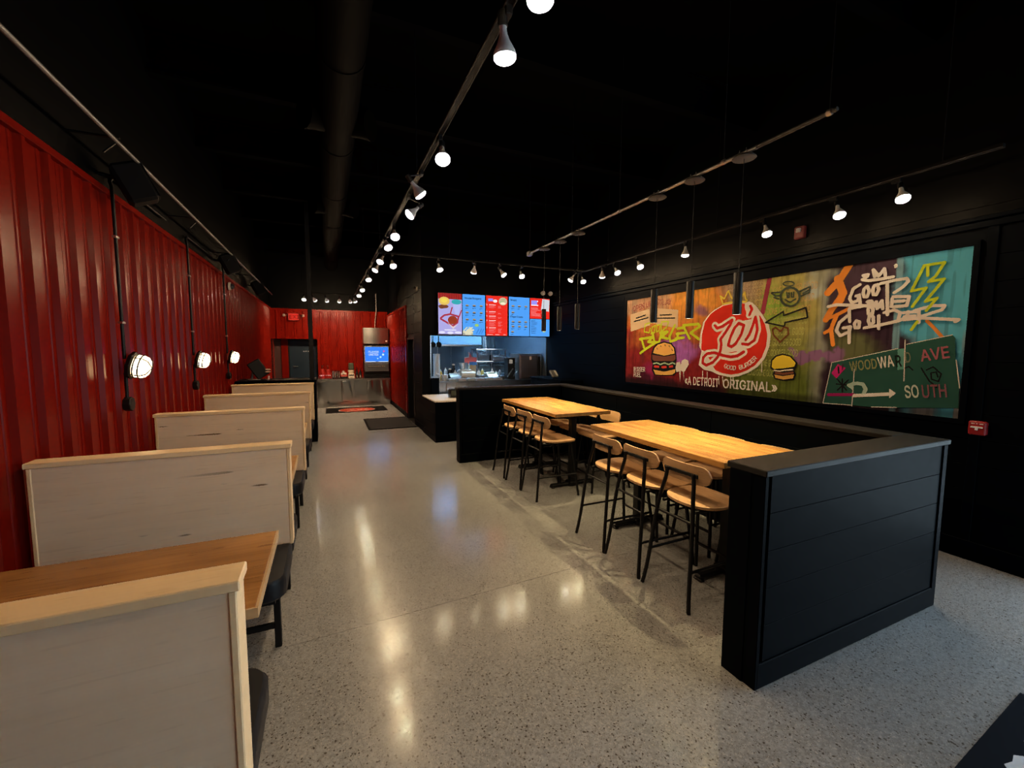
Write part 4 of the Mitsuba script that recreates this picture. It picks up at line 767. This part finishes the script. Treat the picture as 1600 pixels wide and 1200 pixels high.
# ---------------------------------------------------------------- kitchen
wi = thing('wall_kitchen_interior', 'steel and pale panel walls of the kitchen behind the serving opening', None, None, 'structure')
obj('back_panel', box(XC + .16, XR + .01, 11.3, 11.34, 0, 2.7), rgb((.24, .27, .3), .4, .5, .2), wi)
for i in range(7): obj('seam', box(2.0 + .38 * i, 2.012 + .38 * i, 11.285, 11.3, 0, 2.7), 'steel', wi)
obj('left_panel', box(XC + .16, XC + .18, 8.2, 11.3, 0, 2.7), rgb((.4, .42, .44), .4), wi)
obj('right_panel', box(XR - .01, XR + .011, 8.2, 11.3, 0, 2.7), rgb((.055, .075, .1), .35, .5, .2), wi)
ci = obj('ceiling_kitchen', box(XC + .16, XR + .012, 8.2, 11.34, 2.7, 2.74), rgb((.6, .6, .6), .7)); tag(ci, 'white dropped ceiling of the kitchen', None, None, 'structure')
for i, (x, y) in enumerate(((2.6, 9.0), (3.75, 9.0), (3.0, 10.4))):
    t = thing('ceiling_light', f'cool white ceiling light panel in the kitchen, {NTH[i]} of three', 'ceiling light', 'kitchen ceiling lights')
    obj('frame', cat(box(x - .32, x + .32, y - .32, y - .29, 2.68, 2.7), box(x - .32, x + .32, y + .29, y + .32, 2.68, 2.7), box(x - .32, x - .29, y - .29, y + .29, 2.68, 2.7), box(x + .29, x + .32, y - .29, y + .29, 2.68, 2.7)), 'white_plastic', t)
    m = frame(extrude(sg.box(-.29, -.29, .29, .29), .004), (x, y, 2.695), (1, 0, 0), (0, -1, 0)); obj('diffuser', m, 'glow', t, emit=KIT, weight=1.5)
t = thing('exhaust_hood', 'bright steel exhaust hood across the left of the kitchen', 'hood')
obj('canopy', box(2.2, 3.48, 9.7, 11.2, 1.70, 2.6, .01), rgb((.125, .21, .36), .4), t); obj('rim', box(2.19, 3.49, 9.69, 11.2, 1.66, 1.705, .006), 'steel', t)
t = thing('steel_post', 'vertical steel post beside the exhaust hood in the kitchen', 'post'); obj('shaft', box(3.50, 3.60, 9.70, 9.69 + .1, 0, 2.7, .006), rgb((.1, .11, .12), .4), t)
t = thing('steel_shelf_rack', 'three tier steel shelf rack in the middle of the kitchen', 'shelf')
rx0, rx1, ry0, ry1 = 3.17, 3.92, 9.2, 9.6
for z in (.62, 1.01, 1.285, 1.57): obj('shelf', box(rx0, rx1, ry0, ry1, z, z + .028, .004), 'steel', t)
for x in (rx0 + .02, rx0 + .38, rx1 - .02):
    for y in (ry0 + .02, ry1 - .02): obj('post', cyl(.014, (x, y, 0), (x, y, 1.6), 8), 'chrome', t)
obj('tall_rod', cyl(.008, (3.42, 9.25, 1.6), (3.42, 9.25, 1.82), 8), 'white_plastic', t)
for i, (x0, x1, z, h, c) in enumerate(((3.2, 3.5, 1.315, .2, (.12, .14, .16)), (3.56, 3.88, 1.315, .15, (.16, .16, .17)), (3.2, 3.53, 1.04, .22, (.05, .07, .08)), (3.57, 3.9, 1.04, .22, (.04, .05, .055)))):
    t = thing('food_warmer', ['grey pan box on the upper left of the steel rack', 'grey pan box on the upper right of the steel rack', 'dark warmer drawer on the lower left of the steel rack', 'dark warmer drawer on the lower right of the steel rack'][i], 'kitchen box', 'boxes on the kitchen rack')
    obj('body', box(x0, x1, 9.22, 9.56, z, z + h, .008), rgb(c, .35, .5, .5), t); obj('front', box(x0 + .02, x1 - .02, 9.212, 9.222, z + .03, z + h - .03, .003), rgb(tuple(v * 1.5 for v in c), .3, .5, .5), t); obj('handle', tube([(x0 + .06, 9.2, z + h - .05), (x1 - .06, 9.2, z + h - .05)], .006, 6), 'chrome', t)
t = thing('steel_fridge', 'brushed steel fridge door at the right end of the kitchen opening', 'fridge')
obj('body', box(3.88, 4.43, 8.36, 8.9, .936, 1.5, .008), 'steel', t); obj('door', box(3.90, 4.30, 8.335, 8.358, .96, 1.47, .006), rgb((.3, .26, .27), .33, .5, 1.0), t); obj('handle', box(4.33, 4.37, 8.31, 8.345, .98, 1.44, .006), 'black_metal', t); obj('notice', box(4.11, 4.16, 8.331, 8.335, 1.36, 1.44), rgb((.6, .5, .5), .5), t)
t = thing('coffee_machine', 'black dispenser stand with a pale label left of the fridge', 'machine')
obj('body', box(3.62, 3.80, 8.42, 8.62, .936, 1.40, .01), 'black_metal', t); obj('top_plate', box(3.58, 3.84, 8.38, 8.66, 1.40, 1.415, .003), 'steel', t); obj('label', box(3.655, 3.735, 8.412, 8.42, 1.28, 1.37), rgb((.5, .6, .68), .5), t)
for i in range(7): obj('tap', cat(cyl(.014, (3.61 + .033 * i, 8.40, 1.0 + .045 * (i % 4)), (3.61 + .033 * i, 8.36, 1.02 + .045 * (i % 4)), 8), sphere(.016, (3.61 + .033 * i, 8.355, 1.03 + .045 * (i % 4)), 1)), 'chrome', t)
# utensils hanging at the left
for i, x in enumerate((2.01, 2.13)):
    t = thing('hanging_pan', ['dark pan that hangs first from the left edge of the kitchen opening', 'dark pan that hangs second from the left edge of the kitchen opening'][i], 'pan', 'hanging pans')
    obj('handle', tube([(x, 8.6, 2.0), (x, 8.6, 1.74)], .009, 6), 'black_metal', t); p_ = lathe([(0, 0), (.045, 0), (.056, .03), (.052, .03), (.042, .006), (0, .006)], 18); obj('bowl', move(turn(p_, 80, (1, 0, 0)), x, 8.6, 1.68), 'black_metal', t, smooth=40)
t = thing('hook_rail', 'steel rail at the top left of the kitchen opening that holds the pans', 'rail'); obj('rod', tube([(1.86, 8.6, 2.0), (2.6, 8.6, 2.0)], .008, 6), 'chrome', t)
for i in range(2): obj('hook', tube([(2.01 + .12 * i, 8.6, 2.0), (2.01 + .12 * i, 8.585, 2.03), (2.01 + .12 * i, 8.6, 2.04)], .004, 5), 'chrome', t)
t = thing('cup_tower', 'tall stack of bluish white cups at the left side of the kitchen opening', 'cups')
for i in range(9): obj('cup', lathe([(0, 0), (.06, 0), (.075, .12), (.07, .12), (.055, .008), (0, .008)], 18, (2.12, 8.75, .936 + .055 * i)), rgb((.5, .55, .6), .4), t, smooth=40)
sm = [('lid_stack', 2.09, 8.5, 'stack of pale cup lids on the steel line below the hanging pans', 'lids', 7, .05, .02, (.55, .6, .65)), ('bowl_stack', 2.235, 8.52, 'stack of shiny bowls on the steel line, right of the cup lids', 'bowls', 5, .075, .025, (.6, .62, .64))]
for nm, x, y, l, c_, n, r, dz, col in sm:
    t = thing(nm, l, c_)
    for i in range(n): obj(nm.split('_')[0], lathe([(0, 0), (r * .8, 0), (r, dz * .9), (r * .96, dz), (0, dz * .5)], 18, (x, y, .936 + dz * i)), rgb(col, .3), t, smooth=40)
for i, (x, h, l) in enumerate(((2.42, .24, 'shorter black pepper mill shaped bottle on the steel line'), (2.50, .34, 'taller black bottle with a pale cap on the steel line'))):
    t = thing('sauce_bottle', l, 'bottle', 'black kitchen bottles'); obj('body', lathe([(0, .936), (.042, .936), (.044, .96), (.044, .936 + h * .62), (.03, .936 + h * .8), (.03, .936 + h * .9), (0, .936 + h * .9)], 16, (x, 8.8, 0)), 'black_metal', t, smooth=40); obj('cap', lathe([(0, .936 + h * .9), (.034, .936 + h * .9), (.03, .936 + h), (0, .936 + h)], 14, (x, 8.8, 0)), rgb((.5, .5, .48), .4), t, smooth=40)
t = thing('card_packet', 'red white and blue packet standing before the shelf rack', 'packet')
obj('front', frame(extrude(sg.Polygon([(0, 0), (.27, 0), (.28, .14), (.17, .15), (.12, .25), (.08, .25), (.09, .15), (.0, .14)]), .01), (2.79, 8.92, 1.27), (1, 0, 0), (0, 0, 1)), rgb((.65, .12, .12), .5), t); obj('blue_band', box(2.90, 3.07, 8.90, 8.91, 1.24, 1.31), rgb((.04, .2, .6), .5), t); obj('white_edge', frame(extrude(sg.LineString([(.0, .14), (.09, .15), (.1, .25)]).buffer(.012), .004), (2.79, 8.909, 1.27), (1, 0, 0), (0, 0, 1)), rgb((.7, .7, .7), .5), t); obj('box', box(2.91, 3.06, 8.92, 9.05, .936, 1.27, .004), rgb((.45, .38, .24), .6), t)
t = thing('slicer', 'pale steel slicer machine on the kitchen line', 'machine')
obj('body', box(2.62, 2.86, 8.62, 8.85, .936, 1.16, .02), rgb((.42, .42, .36), .35), t); obj('hopper', cat(lathe([(0, 1.16), (.07, 1.16), (.10, 1.3), (.095, 1.3), (.06, 1.17), (0, 1.17)], 18, (2.7, 8.72, 0))), 'steel', t, smooth=40); obj('drum', cyl(.075, (2.6, 8.56, 1.04), (2.9, 8.56, 1.04), 20), rgb((.5, .48, .4), .3), t, smooth=40); obj('knob', cyl(.04, (2.90, 8.56, 1.04), (2.93, 8.56, 1.04), 14), 'black_metal', t, smooth=40)
t = thing('topping_station', 'row of steel topping pans on the front of the kitchen line', 'pans')
for i in range(6): x = 2.25 + .2 * i; obj('pan', cat(box(x, x + .18, 8.26, 8.42, .936, .985, .004), box(x + .015, x + .165, 8.275, 8.405, .985, .99)), rgb((.35 + .05 * (i % 2), .4, .42), .3, .5, .6), t)
for i, (x, y, w_, h, c, l) in enumerate(((2.96, 8.45, .18, .09, (.08, .1, .11), 'dark container with a slanted lid on the right of the kitchen line'), (3.44, 8.45, .13, .06, (.03, .035, .04), 'flat dark tray on the kitchen line before the rack'))):
    t = thing('food_container', l, 'container'); obj('body', box(x, x + w_, y, y + .18, .936, .936 + h, .008), rgb(c, .3), t); m = box(x - .005, x + w_ + .005, y - .005, y + .185, .938 + h, .948 + h, .003); obj('lid', m, rgb(tuple(v * 3 for v in c), .25), t)

r5 = random.Random(11)
bc = [(.6, .62, .62), (.55, .42, .1), (.5, .55, .6), (.62, .6, .52), (.3, .34, .38), (.6, .64, .66), (.45, .06, .05)]
for i in range(12):
    x, y = 2.08 + .142 * i, 8.68 + .13 * (i % 3); y = 8.94 if 2.55 < x < 2.88 else 8.78 if 2.88 < x < 3.12 else y; h = .17 + .1 * r5.random(); 
    t = thing('squeeze_bottle', f'{["white", "mustard yellow", "pale blue", "cream", "grey", "white", "red"][i % 7]} squeeze bottle on the steel kitchen line, {NTH[i]} from the left', 'bottle', 'squeeze bottles on the kitchen line')
    obj('body', lathe([(0, .936), (.034, .936), (.036, .95), (.036, .936 + h * .7), (.02, .936 + h * .8), (0, .936 + h * .8)], 14, (x, y, 0)), rgb(bc[i % 7], .35), t, smooth=40); obj('nozzle', lathe([(0, .936 + h * .8), (.016, .936 + h * .8), (.005, .936 + h), (0, .936 + h)], 10, (x, y, 0)), rgb((.6, .6, .58), .4), t, smooth=40)
for i, (x, w_, a) in enumerate(((2.46, .22, 25), (3.30, .22, 30))):
    t = thing('prep_tray', ['pale steel prep tray tilted on the middle of the kitchen line', 'pale steel prep tray tilted in front of the shelf rack'][i], 'tray', 'tilted prep trays')
    m = cat(box(-w_ / 2, w_ / 2, -.09, .09, 0, .006, .002), box(-w_ / 2, w_ / 2, -.09, -.082, 0, .03), box(-w_ / 2, w_ / 2, .082, .09, 0, .03), box(-w_ / 2, -w_ / 2 + .008, -.09, .09, 0, .03), box(w_ / 2 - .008, w_ / 2, -.09, .09, 0, .03)); m = turn(m, a, (1, 0, 0)); m.apply_translation((x, 8.54, 1.02)); obj('tray', m, rgb((.55, .62, .66), .25, .5, .5), t)
    obj('stand', box(x - .05, x + .05, 8.49, 8.59, .936, 1.015, .004), 'steel', t)

# ---------------------------------------------------------------- menu screens
MX = [1.965, 2.447, 2.935, 3.432, 3.912]; MW, MZ0, MZ1, MY = .468, 1.868, 2.665, 7.93
ML = ['menu screen with a burger and milkshake picture, leftmost of the five', 'blue menu screen headed House Burgers, second from the left', 'red menu screen in the middle of the five', 'blue menu screen headed Wraps, fourth from the left', 'half red and half blue menu screen at the right end']
BLUE, REDS, WHT = (.075, .36, .95), (.85, .02, .012), (.95, .95, 1.0)
scr = []
for i in range(5):
    t = thing('menu_screen', ML[i], 'screen', 'menu screens over the kitchen opening'); scr.append(t); x0 = MX[i]
    obj('housing', box(x0 - .008, x0 + MW + .008, MY, MY + .05, MZ0 - .008, MZ1 + .008, .004), 'screen_glass', t)
    obj('mount', box(x0 + .15, x0 + .32, MY + .05, 8.05, 2.1, 2.4), 'black_metal', t)
HS = MZ1 - MZ0
def sprint(i, name, shapes_, col, lay=1, weight=.02):
    g = [frame(m, (MX[i], MY - .0006 * lay, MZ0), (1, 0, 0), (0, 0, 1)) for m in shapes_]; return obj(name, cat(*g), 'glow_flat', scr[i], emit=col, weight=weight)
ex = lambda g: extrude(g, .0005)
R = lambda a, b, c, d: ex(sg.box(a * MW, c * HS, b * MW, d * HS))
E = lambda cx, cy, rx, ry: ex(shapely.affinity.translate(shapely.affinity.scale(sg.Point(0, 0).buffer(1, quad_segs=8), rx * MW, ry * HS), cx * MW, cy * HS))
def TX(s, x, y, h, bold=False): return move(meshkit.text_mesh(s, h, .0004, bold=bold), x * MW, y * HS, 0)
def TK(s, x, y, h, dark, i, nm='lettering', lay=3): obj(nm, frame(TX(s, x, y, h, True), (MX[i], MY - .0006 * lay, MZ0), (1, 0, 0), (0, 0, 1)), 'glow_flat', scr[i])
rr = random.Random(3)
# 1 picture screen
sprint(0, 'picture_ground', [R(0, 1, 0, 1)], (.42, .4, .78), 1, .6)
sprint(0, 'picture_stripes', [R(.0, 1, .86, 1)], (.25, .01, .01), 2); sprint(0, 'picture_stripe', [R(.1 * k, .1 * k + .04, .87, 1) for k in range(10)], (.45, .02, .02), 3)
sprint(0, 'bun_picture', [E(.25, .81, .23, .1)], (.8, .55, .12), 4); sprint(0, 'cheese_picture', [E(.25, .82, .13, .05)], (.9, .7, .1), 5); sprint(0, 'patty_picture', [E(.22, .68, .21, .045), E(.14, .655, .1, .03)], (.18, .05, .02), 4)
sprint(0, 'shake_lid_picture', [E(.77, .80, .21, .06)], (.03, .4, .45), 4); sprint(0, 'shake_picture', [ex(sg.Polygon([(.62 * MW, .74 * HS), (.95 * MW, .74 * HS), (.86 * MW, .5 * HS), (.72 * MW, .5 * HS)]))], (.45, .5, .9), 4)
sprint(0, 'cup_picture', [ex(sg.LineString([(.1 * MW, .4 * HS), (.25 * MW, .47 * HS), (.5 * MW, .5 * HS), (.85 * MW, .45 * HS), (.8 * MW, .3 * HS), (.6 * MW, .22 * HS), (.35 * MW, .3 * HS), (.1 * MW, .38 * HS)]).buffer(.016), ), ex(sg.LineString([(.5 * MW, .5 * HS), (.58 * MW, .66 * HS)]).buffer(.012)), ex(sg.LineString([(.88 * MW, .45 * HS), (.98 * MW, .6 * HS)]).buffer(.01))], (.4, .03, .06), 5); sprint(0, 'sauce_picture', [E(.6, .36, .2, .1)], (.3, .035, .012), 6); sprint(0, 'sauce_rim_picture', [ex(sg.Polygon([(.38 * MW, .3 * HS), (.62 * MW, .2 * HS), (.82 * MW, .27 * HS), (.62 * MW, .14 * HS)]))], (.75, .6, .6), 6)
sprint(0, 'picture_caption', [R(.25, .75, .105, .135), E(.15, .06, .13, .03), E(.5, .05, .13, .035), E(.83, .06, .15, .03)], (.75, .75, .95), 5); sprint(0, 'picture_base', [R(0, 1, 0, .02)], (.02, .02, .05), 4)
# blue lists
for i in (1, 3): sprint(i, 'screen_face', [R(0, 1, 0, 1)], BLUE, 1, .6)
TK('House Burgers', .08, .885, .036, 1, 1); TK('Wraps', .06, .90, .034, 1, 3); TK('Finger Foods', .06, .475, .034, 1, 3)
def icons(i, spots):
    dark, red_, tan = [], [], []
    for x, y in spots:
        tan.append(E(x, y + .012, .07, .018)); dark.append(E(x + .01 * rr.uniform(-1, 1), y - .004, .075, .009)); red_.append(R(x - .05, x + .05, y - .02, y - .014)); dark += [R(x - .08, x + .02 + .06 * rr.random(), y - .058, y - .05), R(x - .08, x - .02, y - .074, y - .068)]
    sprint(i, 'burger_icons', tan, (.5, .35, .2), 3); obj('icon_text', cat(*[frame(m, (MX[i], MY - .0024, MZ0), (1, 0, 0), (0, 0, 1)) for m in dark]), 'glow_flat', scr[i]); sprint(i, 'icon_accents', red_, (.2, .25, .3), 3)
icons(1, [(.2 + .31 * a, .72 - .17 * b) for a in range(3) for b in range(3)])
icons(3, [(.2, .76), (.5, .76), (.82, .76), (.2, .6)] + [(.2 + .31 * a, .36 - .12 * b) for a in range(3) for b in range(2)] + [(.18, .1)])
sprint(1, 'fries_picture', [ex(sg.LineString([(rr.uniform(.02, .45) * MW, rr.uniform(.01, .12) * HS), (rr.uniform(.05, .5) * MW, rr.uniform(.06, .2) * HS)]).buffer(.010)) for _ in range(26)], (.75, .72, .5), 4); sprint(1, 'fries_shadow_picture', [R(.0, .45, 0, .1)], (.35, .36, .3), 3); sprint(1, 'pickle_picture', [E(.62, .25, .09, .035)], (.35, .6, .15), 4); sprint(1, 'straw_picture', [ex(sg.LineString([(x * MW, .04 * HS), ((x + .12) * MW, .16 * HS)]).buffer(.006)) for x in (.6, .72, .82)], (.02, .15, .5), 4)
# red list
sprint(2, 'screen_face', [R(0, 1, 0, 1)], REDS, 1, .6); sprint(2, 'badge', [R(.1, .32, .86, .93)], (.35, .3, .95), 3); sprint(2, 'badge_light', [E(.42, .87, .1, .04)], (1, .85, .85), 4); sprint(2, 'bun_picture', [E(.78, .87, .2, .1)], (.6, .45, .3), 3); sprint(2, 'salad_picture', [E(.74, .85, .12, .03), E(.8, .92, .1, .02)], (.4, .5, .25), 4); sprint(2, 'cheese_picture', [E(.78, .82, .12, .03)], (.95, .85, .6), 5)
bl, pk = [], []
for y, n in ((.76, 3), (.59, 2), (.48, 2), (.37, 6), (.19, 5)):
    bl.append(R(.13, .45, y, y + .022)); bl.append(R(.02, .05, y - .01, y + .03))
    for k in range(n): pk += [R(.13, .13 + rr.uniform(.2, .34), y - .025 - .022 * k, y - .013 - .022 * k), R(.55, .55 + rr.uniform(.1, .25), y - .025 - .022 * k, y - .013 - .022 * k)]
bl += [R(.04, .32, .02, .035), R(.42, .62, .02, .035), R(.8, .92, .02, .035)]
sprint(2, 'list_headings', bl, (.95, .5, .5), 3); sprint(2, 'list_lines', pk, (.9, .14, .14), 3)
# two part screen
sprint(4, 'screen_face', [R(0, 1, 0, .455)], BLUE, 1, .4); sprint(4, 'red_face', [R(0, 1, .465, 1)], REDS, 1, .4)
sprint(4, 'badge', [R(.06, .36, .82, .94)], (.35, .3, .95), 3); sprint(4, 'badge_light', [R(.06, .42, .8, .83), E(.38, .92, .03, .02)], (1, .85, .9), 4)
sprint(4, 'list_lines', [R(.05, .05 + rr.uniform(.25, .5), .74 - .03 * k, .753 - .03 * k) for k in range(8)], (.95, .25, .25), 3); sprint(4, 'paper_picture', [ex(sg.Polygon([(.62 * MW, .99 * HS), (.99 * MW, .97 * HS), (.97 * MW, .66 * HS), (.55 * MW, .69 * HS)]))], (.62, .66, .72), 3)
obj('icon_text', cat(*[frame(R(.06, .06 + rr.uniform(.15, .3), .40 - .045 * k, .41 - .045 * k), (MX[4], MY - .0018, MZ0), (1, 0, 0), (0, 0, 1)) for k in range(8)]), 'glow_flat', scr[4]); sprint(4, 'drink_picture', [E(.72, .14, .07, .035)], (.45, .65, .3), 3)

# fire alarm pull and strobe on the right wall
t = thing('fire_alarm_pull', 'red fire alarm pull station with a white bar on the black wall', 'alarm')
xa = XR - .004
obj('case', box(xa - .05, xa - .004, 1.36, 1.455, .972, 1.075, .008), rgb((.28, .012, .016), .35), t)
obj('pull_bar', cat(box(xa - .06, xa - .05, 1.375, 1.44, 1.025, 1.037, .002), box(xa - .06, xa - .05, 1.400, 1.415, 1.008, 1.03, .002)), rgb((.7, .68, .7), .4), t, label='white pull bar')
obj('lettering', cat(*[box(xa - .0515, xa - .05, a, b, 1.053, 1.061) for a, b in ((1.375, 1.395), (1.405, 1.412), (1.42, 1.44))]), rgb((.6, .55, .55), .5), t)
t = thing('strobe_light', 'small red strobe light high on the black wall above the mural', 'alarm light')
obj('case', box(XR - .05, XR + .002, 2.75, 2.85, 2.725, 2.85, .01), rgb((.12, .02, .02), .5), t); obj('lens', box(XR - .066, XR - .05, 2.775, 2.825, 2.785, 2.83, .008), rgb((.4, .38, .38), .3), t)

# ---------------------------------------------------------------- mural
MU, MV, MH, MWID = 5.465, 1.075, 1.305, 3.945
def mural_ground(p, n, uv):
    u, v = MU - p.y, p.z - MV
    w1, w2 = fbm(u * 2.2, v * 2.2, 1, 4), fbm(u * 5 + 9, v * 5, 2, 4); uu = u + .5 * (w1 - .5); vv = v + .35 * (w2 - .5)
    br = noise(u * 9, v * 26) * .5 + noise(u * 60, v * 20, 3) * .5; st = noise(u * 46, v * 3.0, 7)
    c = mix((.2, .02, .022), (.42, .13, .035), smoothstep(.35, .75, vv / MH + .3 * (w2 - .5)))
    c = mix(c, (.6, .25, .05), smoothstep(.5, .85, vv / MH) * smoothstep(.35, .8, uu) * (1 - smoothstep(1.6, 1.9, uu)))
    c = mix(c, (.035, .02, .022), smoothstep(.45, .8, noise(u * 14, v * 1.6, 4)) * (1 - smoothstep(.18, .34, uu)) * .9)
    c = mix(c, (.4, .26, .17), smoothstep(.72, .86, vv / MH) * (1 - smoothstep(.75, 1.0, uu)) * .8)
    c = mix(c, (.2, .09, .15), smoothstep(.16, .02, dr.sqrt(dr.square(uu - 1.42) * .5 + dr.square(vv - 1.02) * 2)) * .9)
    c = mix(c, (.3, .1, .36), smoothstep(.26, .1, dr.sqrt(dr.square(uu - 1.12) * .35 + dr.square(vv - .52) * 1.6)))
    c = mix(c, (.27, .02, .1), smoothstep(.3, .05, dr.sqrt(dr.square(uu - .5) + dr.square(vv - .18))) * .8)
    g = mix((.1, .13, .025), (.36, .32, .1), smoothstep(.1, .95, vv / MH)); g = mix(g, (.2, .32, .05), smoothstep(.3, .06, dr.sqrt(dr.square(uu - 2.42) + dr.square(vv - .95))))
    g = mix(g, (.4, .3, .2), smoothstep(.75, 1.0, vv / MH) * (1 - smoothstep(2.2, 2.5, uu)))
    c = mix(c, g, smoothstep(1.72, 1.95, uu)); c = c * (.72 + .5 * br)
    o = mix((.12, .1, .07), (.3, .34, .3), w2); c = mix(c, o, smoothstep(2.78, 2.98, uu)); c = mix(c, (.4, .45, .4), smoothstep(.13, .04, dr.sqrt(dr.square(u - 2.82) + dr.square(vv - 1.17))))
    d = mix((.02, .018, .02), (.045, .022, .04), w1); d = mix(d, (.1, .11, .05), smoothstep(.2, .06, dr.sqrt(dr.square(u - 3.2) * .5 + dr.square(vv - .55))))
    c = mix(c, d, smoothstep(2.93, 3.02, uu)); c = mix(c, (.2, .1, .2), smoothstep(.05, .02, dr.abs(vv - .47)) * smoothstep(2.6, 2.7, uu) * (1 - smoothstep(3.1, 3.2, uu)))
    tq = mix((.06, .27, .4), (.09, .37, .5), w1); c = mix(c, tq, smoothstep(3.5, 3.62, u + .25 * (w2 - .5) + .12 * (vv - .6))); c = mix(c, (.18, .34, .42), smoothstep(.03, .015, dr.abs(u - 3.515 + .02 * (vv - .6))) * .8)
    c = mix(c, (.3, .14, .08), smoothstep(.62, .78, noise(u * 16, v * 3, 8)) * smoothstep(3.6, 3.7, u) * smoothstep(.75, .45, vv) * .6)
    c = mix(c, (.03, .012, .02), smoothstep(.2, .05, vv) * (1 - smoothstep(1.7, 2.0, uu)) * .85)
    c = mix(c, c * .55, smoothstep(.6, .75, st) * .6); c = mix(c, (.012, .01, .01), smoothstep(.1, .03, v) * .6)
    return dr.minimum(c * 1.25, .85)
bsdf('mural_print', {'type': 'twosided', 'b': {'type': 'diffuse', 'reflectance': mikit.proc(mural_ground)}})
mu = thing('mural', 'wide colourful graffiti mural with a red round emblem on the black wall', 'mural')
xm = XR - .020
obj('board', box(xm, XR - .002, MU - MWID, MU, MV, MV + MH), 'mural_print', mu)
obj('frame', cat(box(xm - .014, XR - .002, MU, MU + .035, MV - .035, MV + MH + .035), box(xm - .014, XR - .002, MU - MWID - .035, MU - MWID, MV - .035, MV + MH + .035), box(xm - .014, XR - .002, MU - MWID, MU, MV + MH, MV + MH + .035), box(xm - .014, XR - .002, MU - MWID, MU, MV - .035, MV)), 'black_paint', mu)
LAYERS = {}
def wallprint(name, polys, col, label=None):
    lay = LAYERS.setdefault(name, len(LAYERS) + 1)
    g = shapely.union_all([p.buffer(0) for p in polys]).simplify(.0012)
    m = frame(extrude(g, .0003), (xm - .0004 * lay, MU, MV), (0, -1, 0), (0, 0, 1)); obj(name, m, ink(col), mu, label=label)
def wtext(name, s, a, b, h, col, bold=True):
    lay = LAYERS.setdefault(name, len(LAYERS) + 1); m = meshkit.text_mesh(s, h, .0003, bold=bold); a, b = np.array(a) / 1000, np.array(b) / 1000
    w_ = m.bounds[1][0] - m.bounds[0][0]; m.apply_translation([-m.bounds[0][0], 0, 0]); L = np.linalg.norm(b - a); m.apply_scale([L / w_, 1, 1]); m = turn(m, math.degrees(math.atan2(b[1] - a[1], b[0] - a[0])), (0, 0, 1)); m.apply_translation([a[0], a[1], 0])
    obj(name, frame(m, (xm - .0004 * lay, MU, MV), (0, -1, 0), (0, 0, 1)), ink(col), mu)
for r in range(9): wtext('brick_lettering', 'GOOD DONE GOODER GOOD', (2230 - 10 * r, 1130 - 112 * r), (2860 - 25 * r, 1130 - 112 * r), .072, (.33, .36, .12) if r > 2 else (.45, .3, .12), False)
for r in range(5): wtext('brick_lettering', 'GOOD DONE GOODER', (1850, 1240 - 75 * r), (2290, 1240 - 75 * r), .05, (.2, .13, .08), False)
wtext('poster_heading', 'ROYAL JAM', (640, 1178), (930, 1150), .085, (.22, .07, .05)); wtext('poster_heading', 'OPEN UP', (150, 1120), (560, 1170), .08, (.22, .05, .04))
GRP = {}
for part, col, wd, xy in MURAL:
    P_ = [(xy[i] / 1000, xy[i + 1] / 1000) for i in range(0, len(xy), 2)]; GRP.setdefault((part, col), []).append(sg.LineString(P_).buffer(wd / 2000, quad_segs=4) if wd else sg.Polygon(P_))
for (part, col), ps in GRP.items():
    clip = sg.box(.002, .002, MWID - .002, MH - .002); wallprint(part, [p.buffer(0).intersection(clip) for p in ps], col)
WHc = (.6, .56, .5)
cen = np.array((1.985, .655)); tt = 'GOOD BURGER'; a0, a1, rad = math.radians(-112), math.radians(-37), .372
for k, ch in enumerate(tt):
    if ch == ' ': continue
    a = a0 + (a1 - a0) * (k + .5) / len(tt); p = cen + rad * np.array((math.cos(a), math.sin(a))); tv = np.array((-math.sin(a), math.cos(a))) * .021; wtext('emblem_lettering', ch, (p - tv) * 1000, (p + tv) * 1000, .052, WHc)
wtext('slogan_lettering', '«A DETROIT', (1251, 58), (1790, 62), .105, WHc); wtext('slogan_lettering', 'ORIGINAL»', (1850, 62), (2527, 66), .105, WHc)
wtext('tag_lettering', 'BURGER', (215, 180), (470, 185), .07, WHc); wtext('tag_lettering', 'FUEL', (215, 95), (390, 100), .07, WHc)
wtext('sign_lettering_dim', 'WOOD', (3200, 332), (3408, 368), .085, (.17, .19, .09)); wtext('sign_lettering', 'WA', (3418, 368), (3528, 392), .095, (.5, .5, .45)); wtext('sign_lettering_black', 'R', (3540, 385), (3578, 392), .095, (.01, .015, .012)); wtext('sign_lettering_dim', 'D', (3601, 423), (3636, 428), .085, (.13, .15, .1)); wtext('sign_lettering_pink', 'AVE', (3700, 437), (3871, 470), .09, (.26, .09, .11))
wtext('sign_lettering', 'SO', (3618, 128), (3708, 143), .1, (.42, .46, .38)); wtext('sign_lettering_pink', 'UTH', (3728, 142), (3875, 163), .1, (.18, .075, .09)); wtext('diamond_mark', '!', (3130, 345), (3142, 345), .05, (.05, .01, .03))
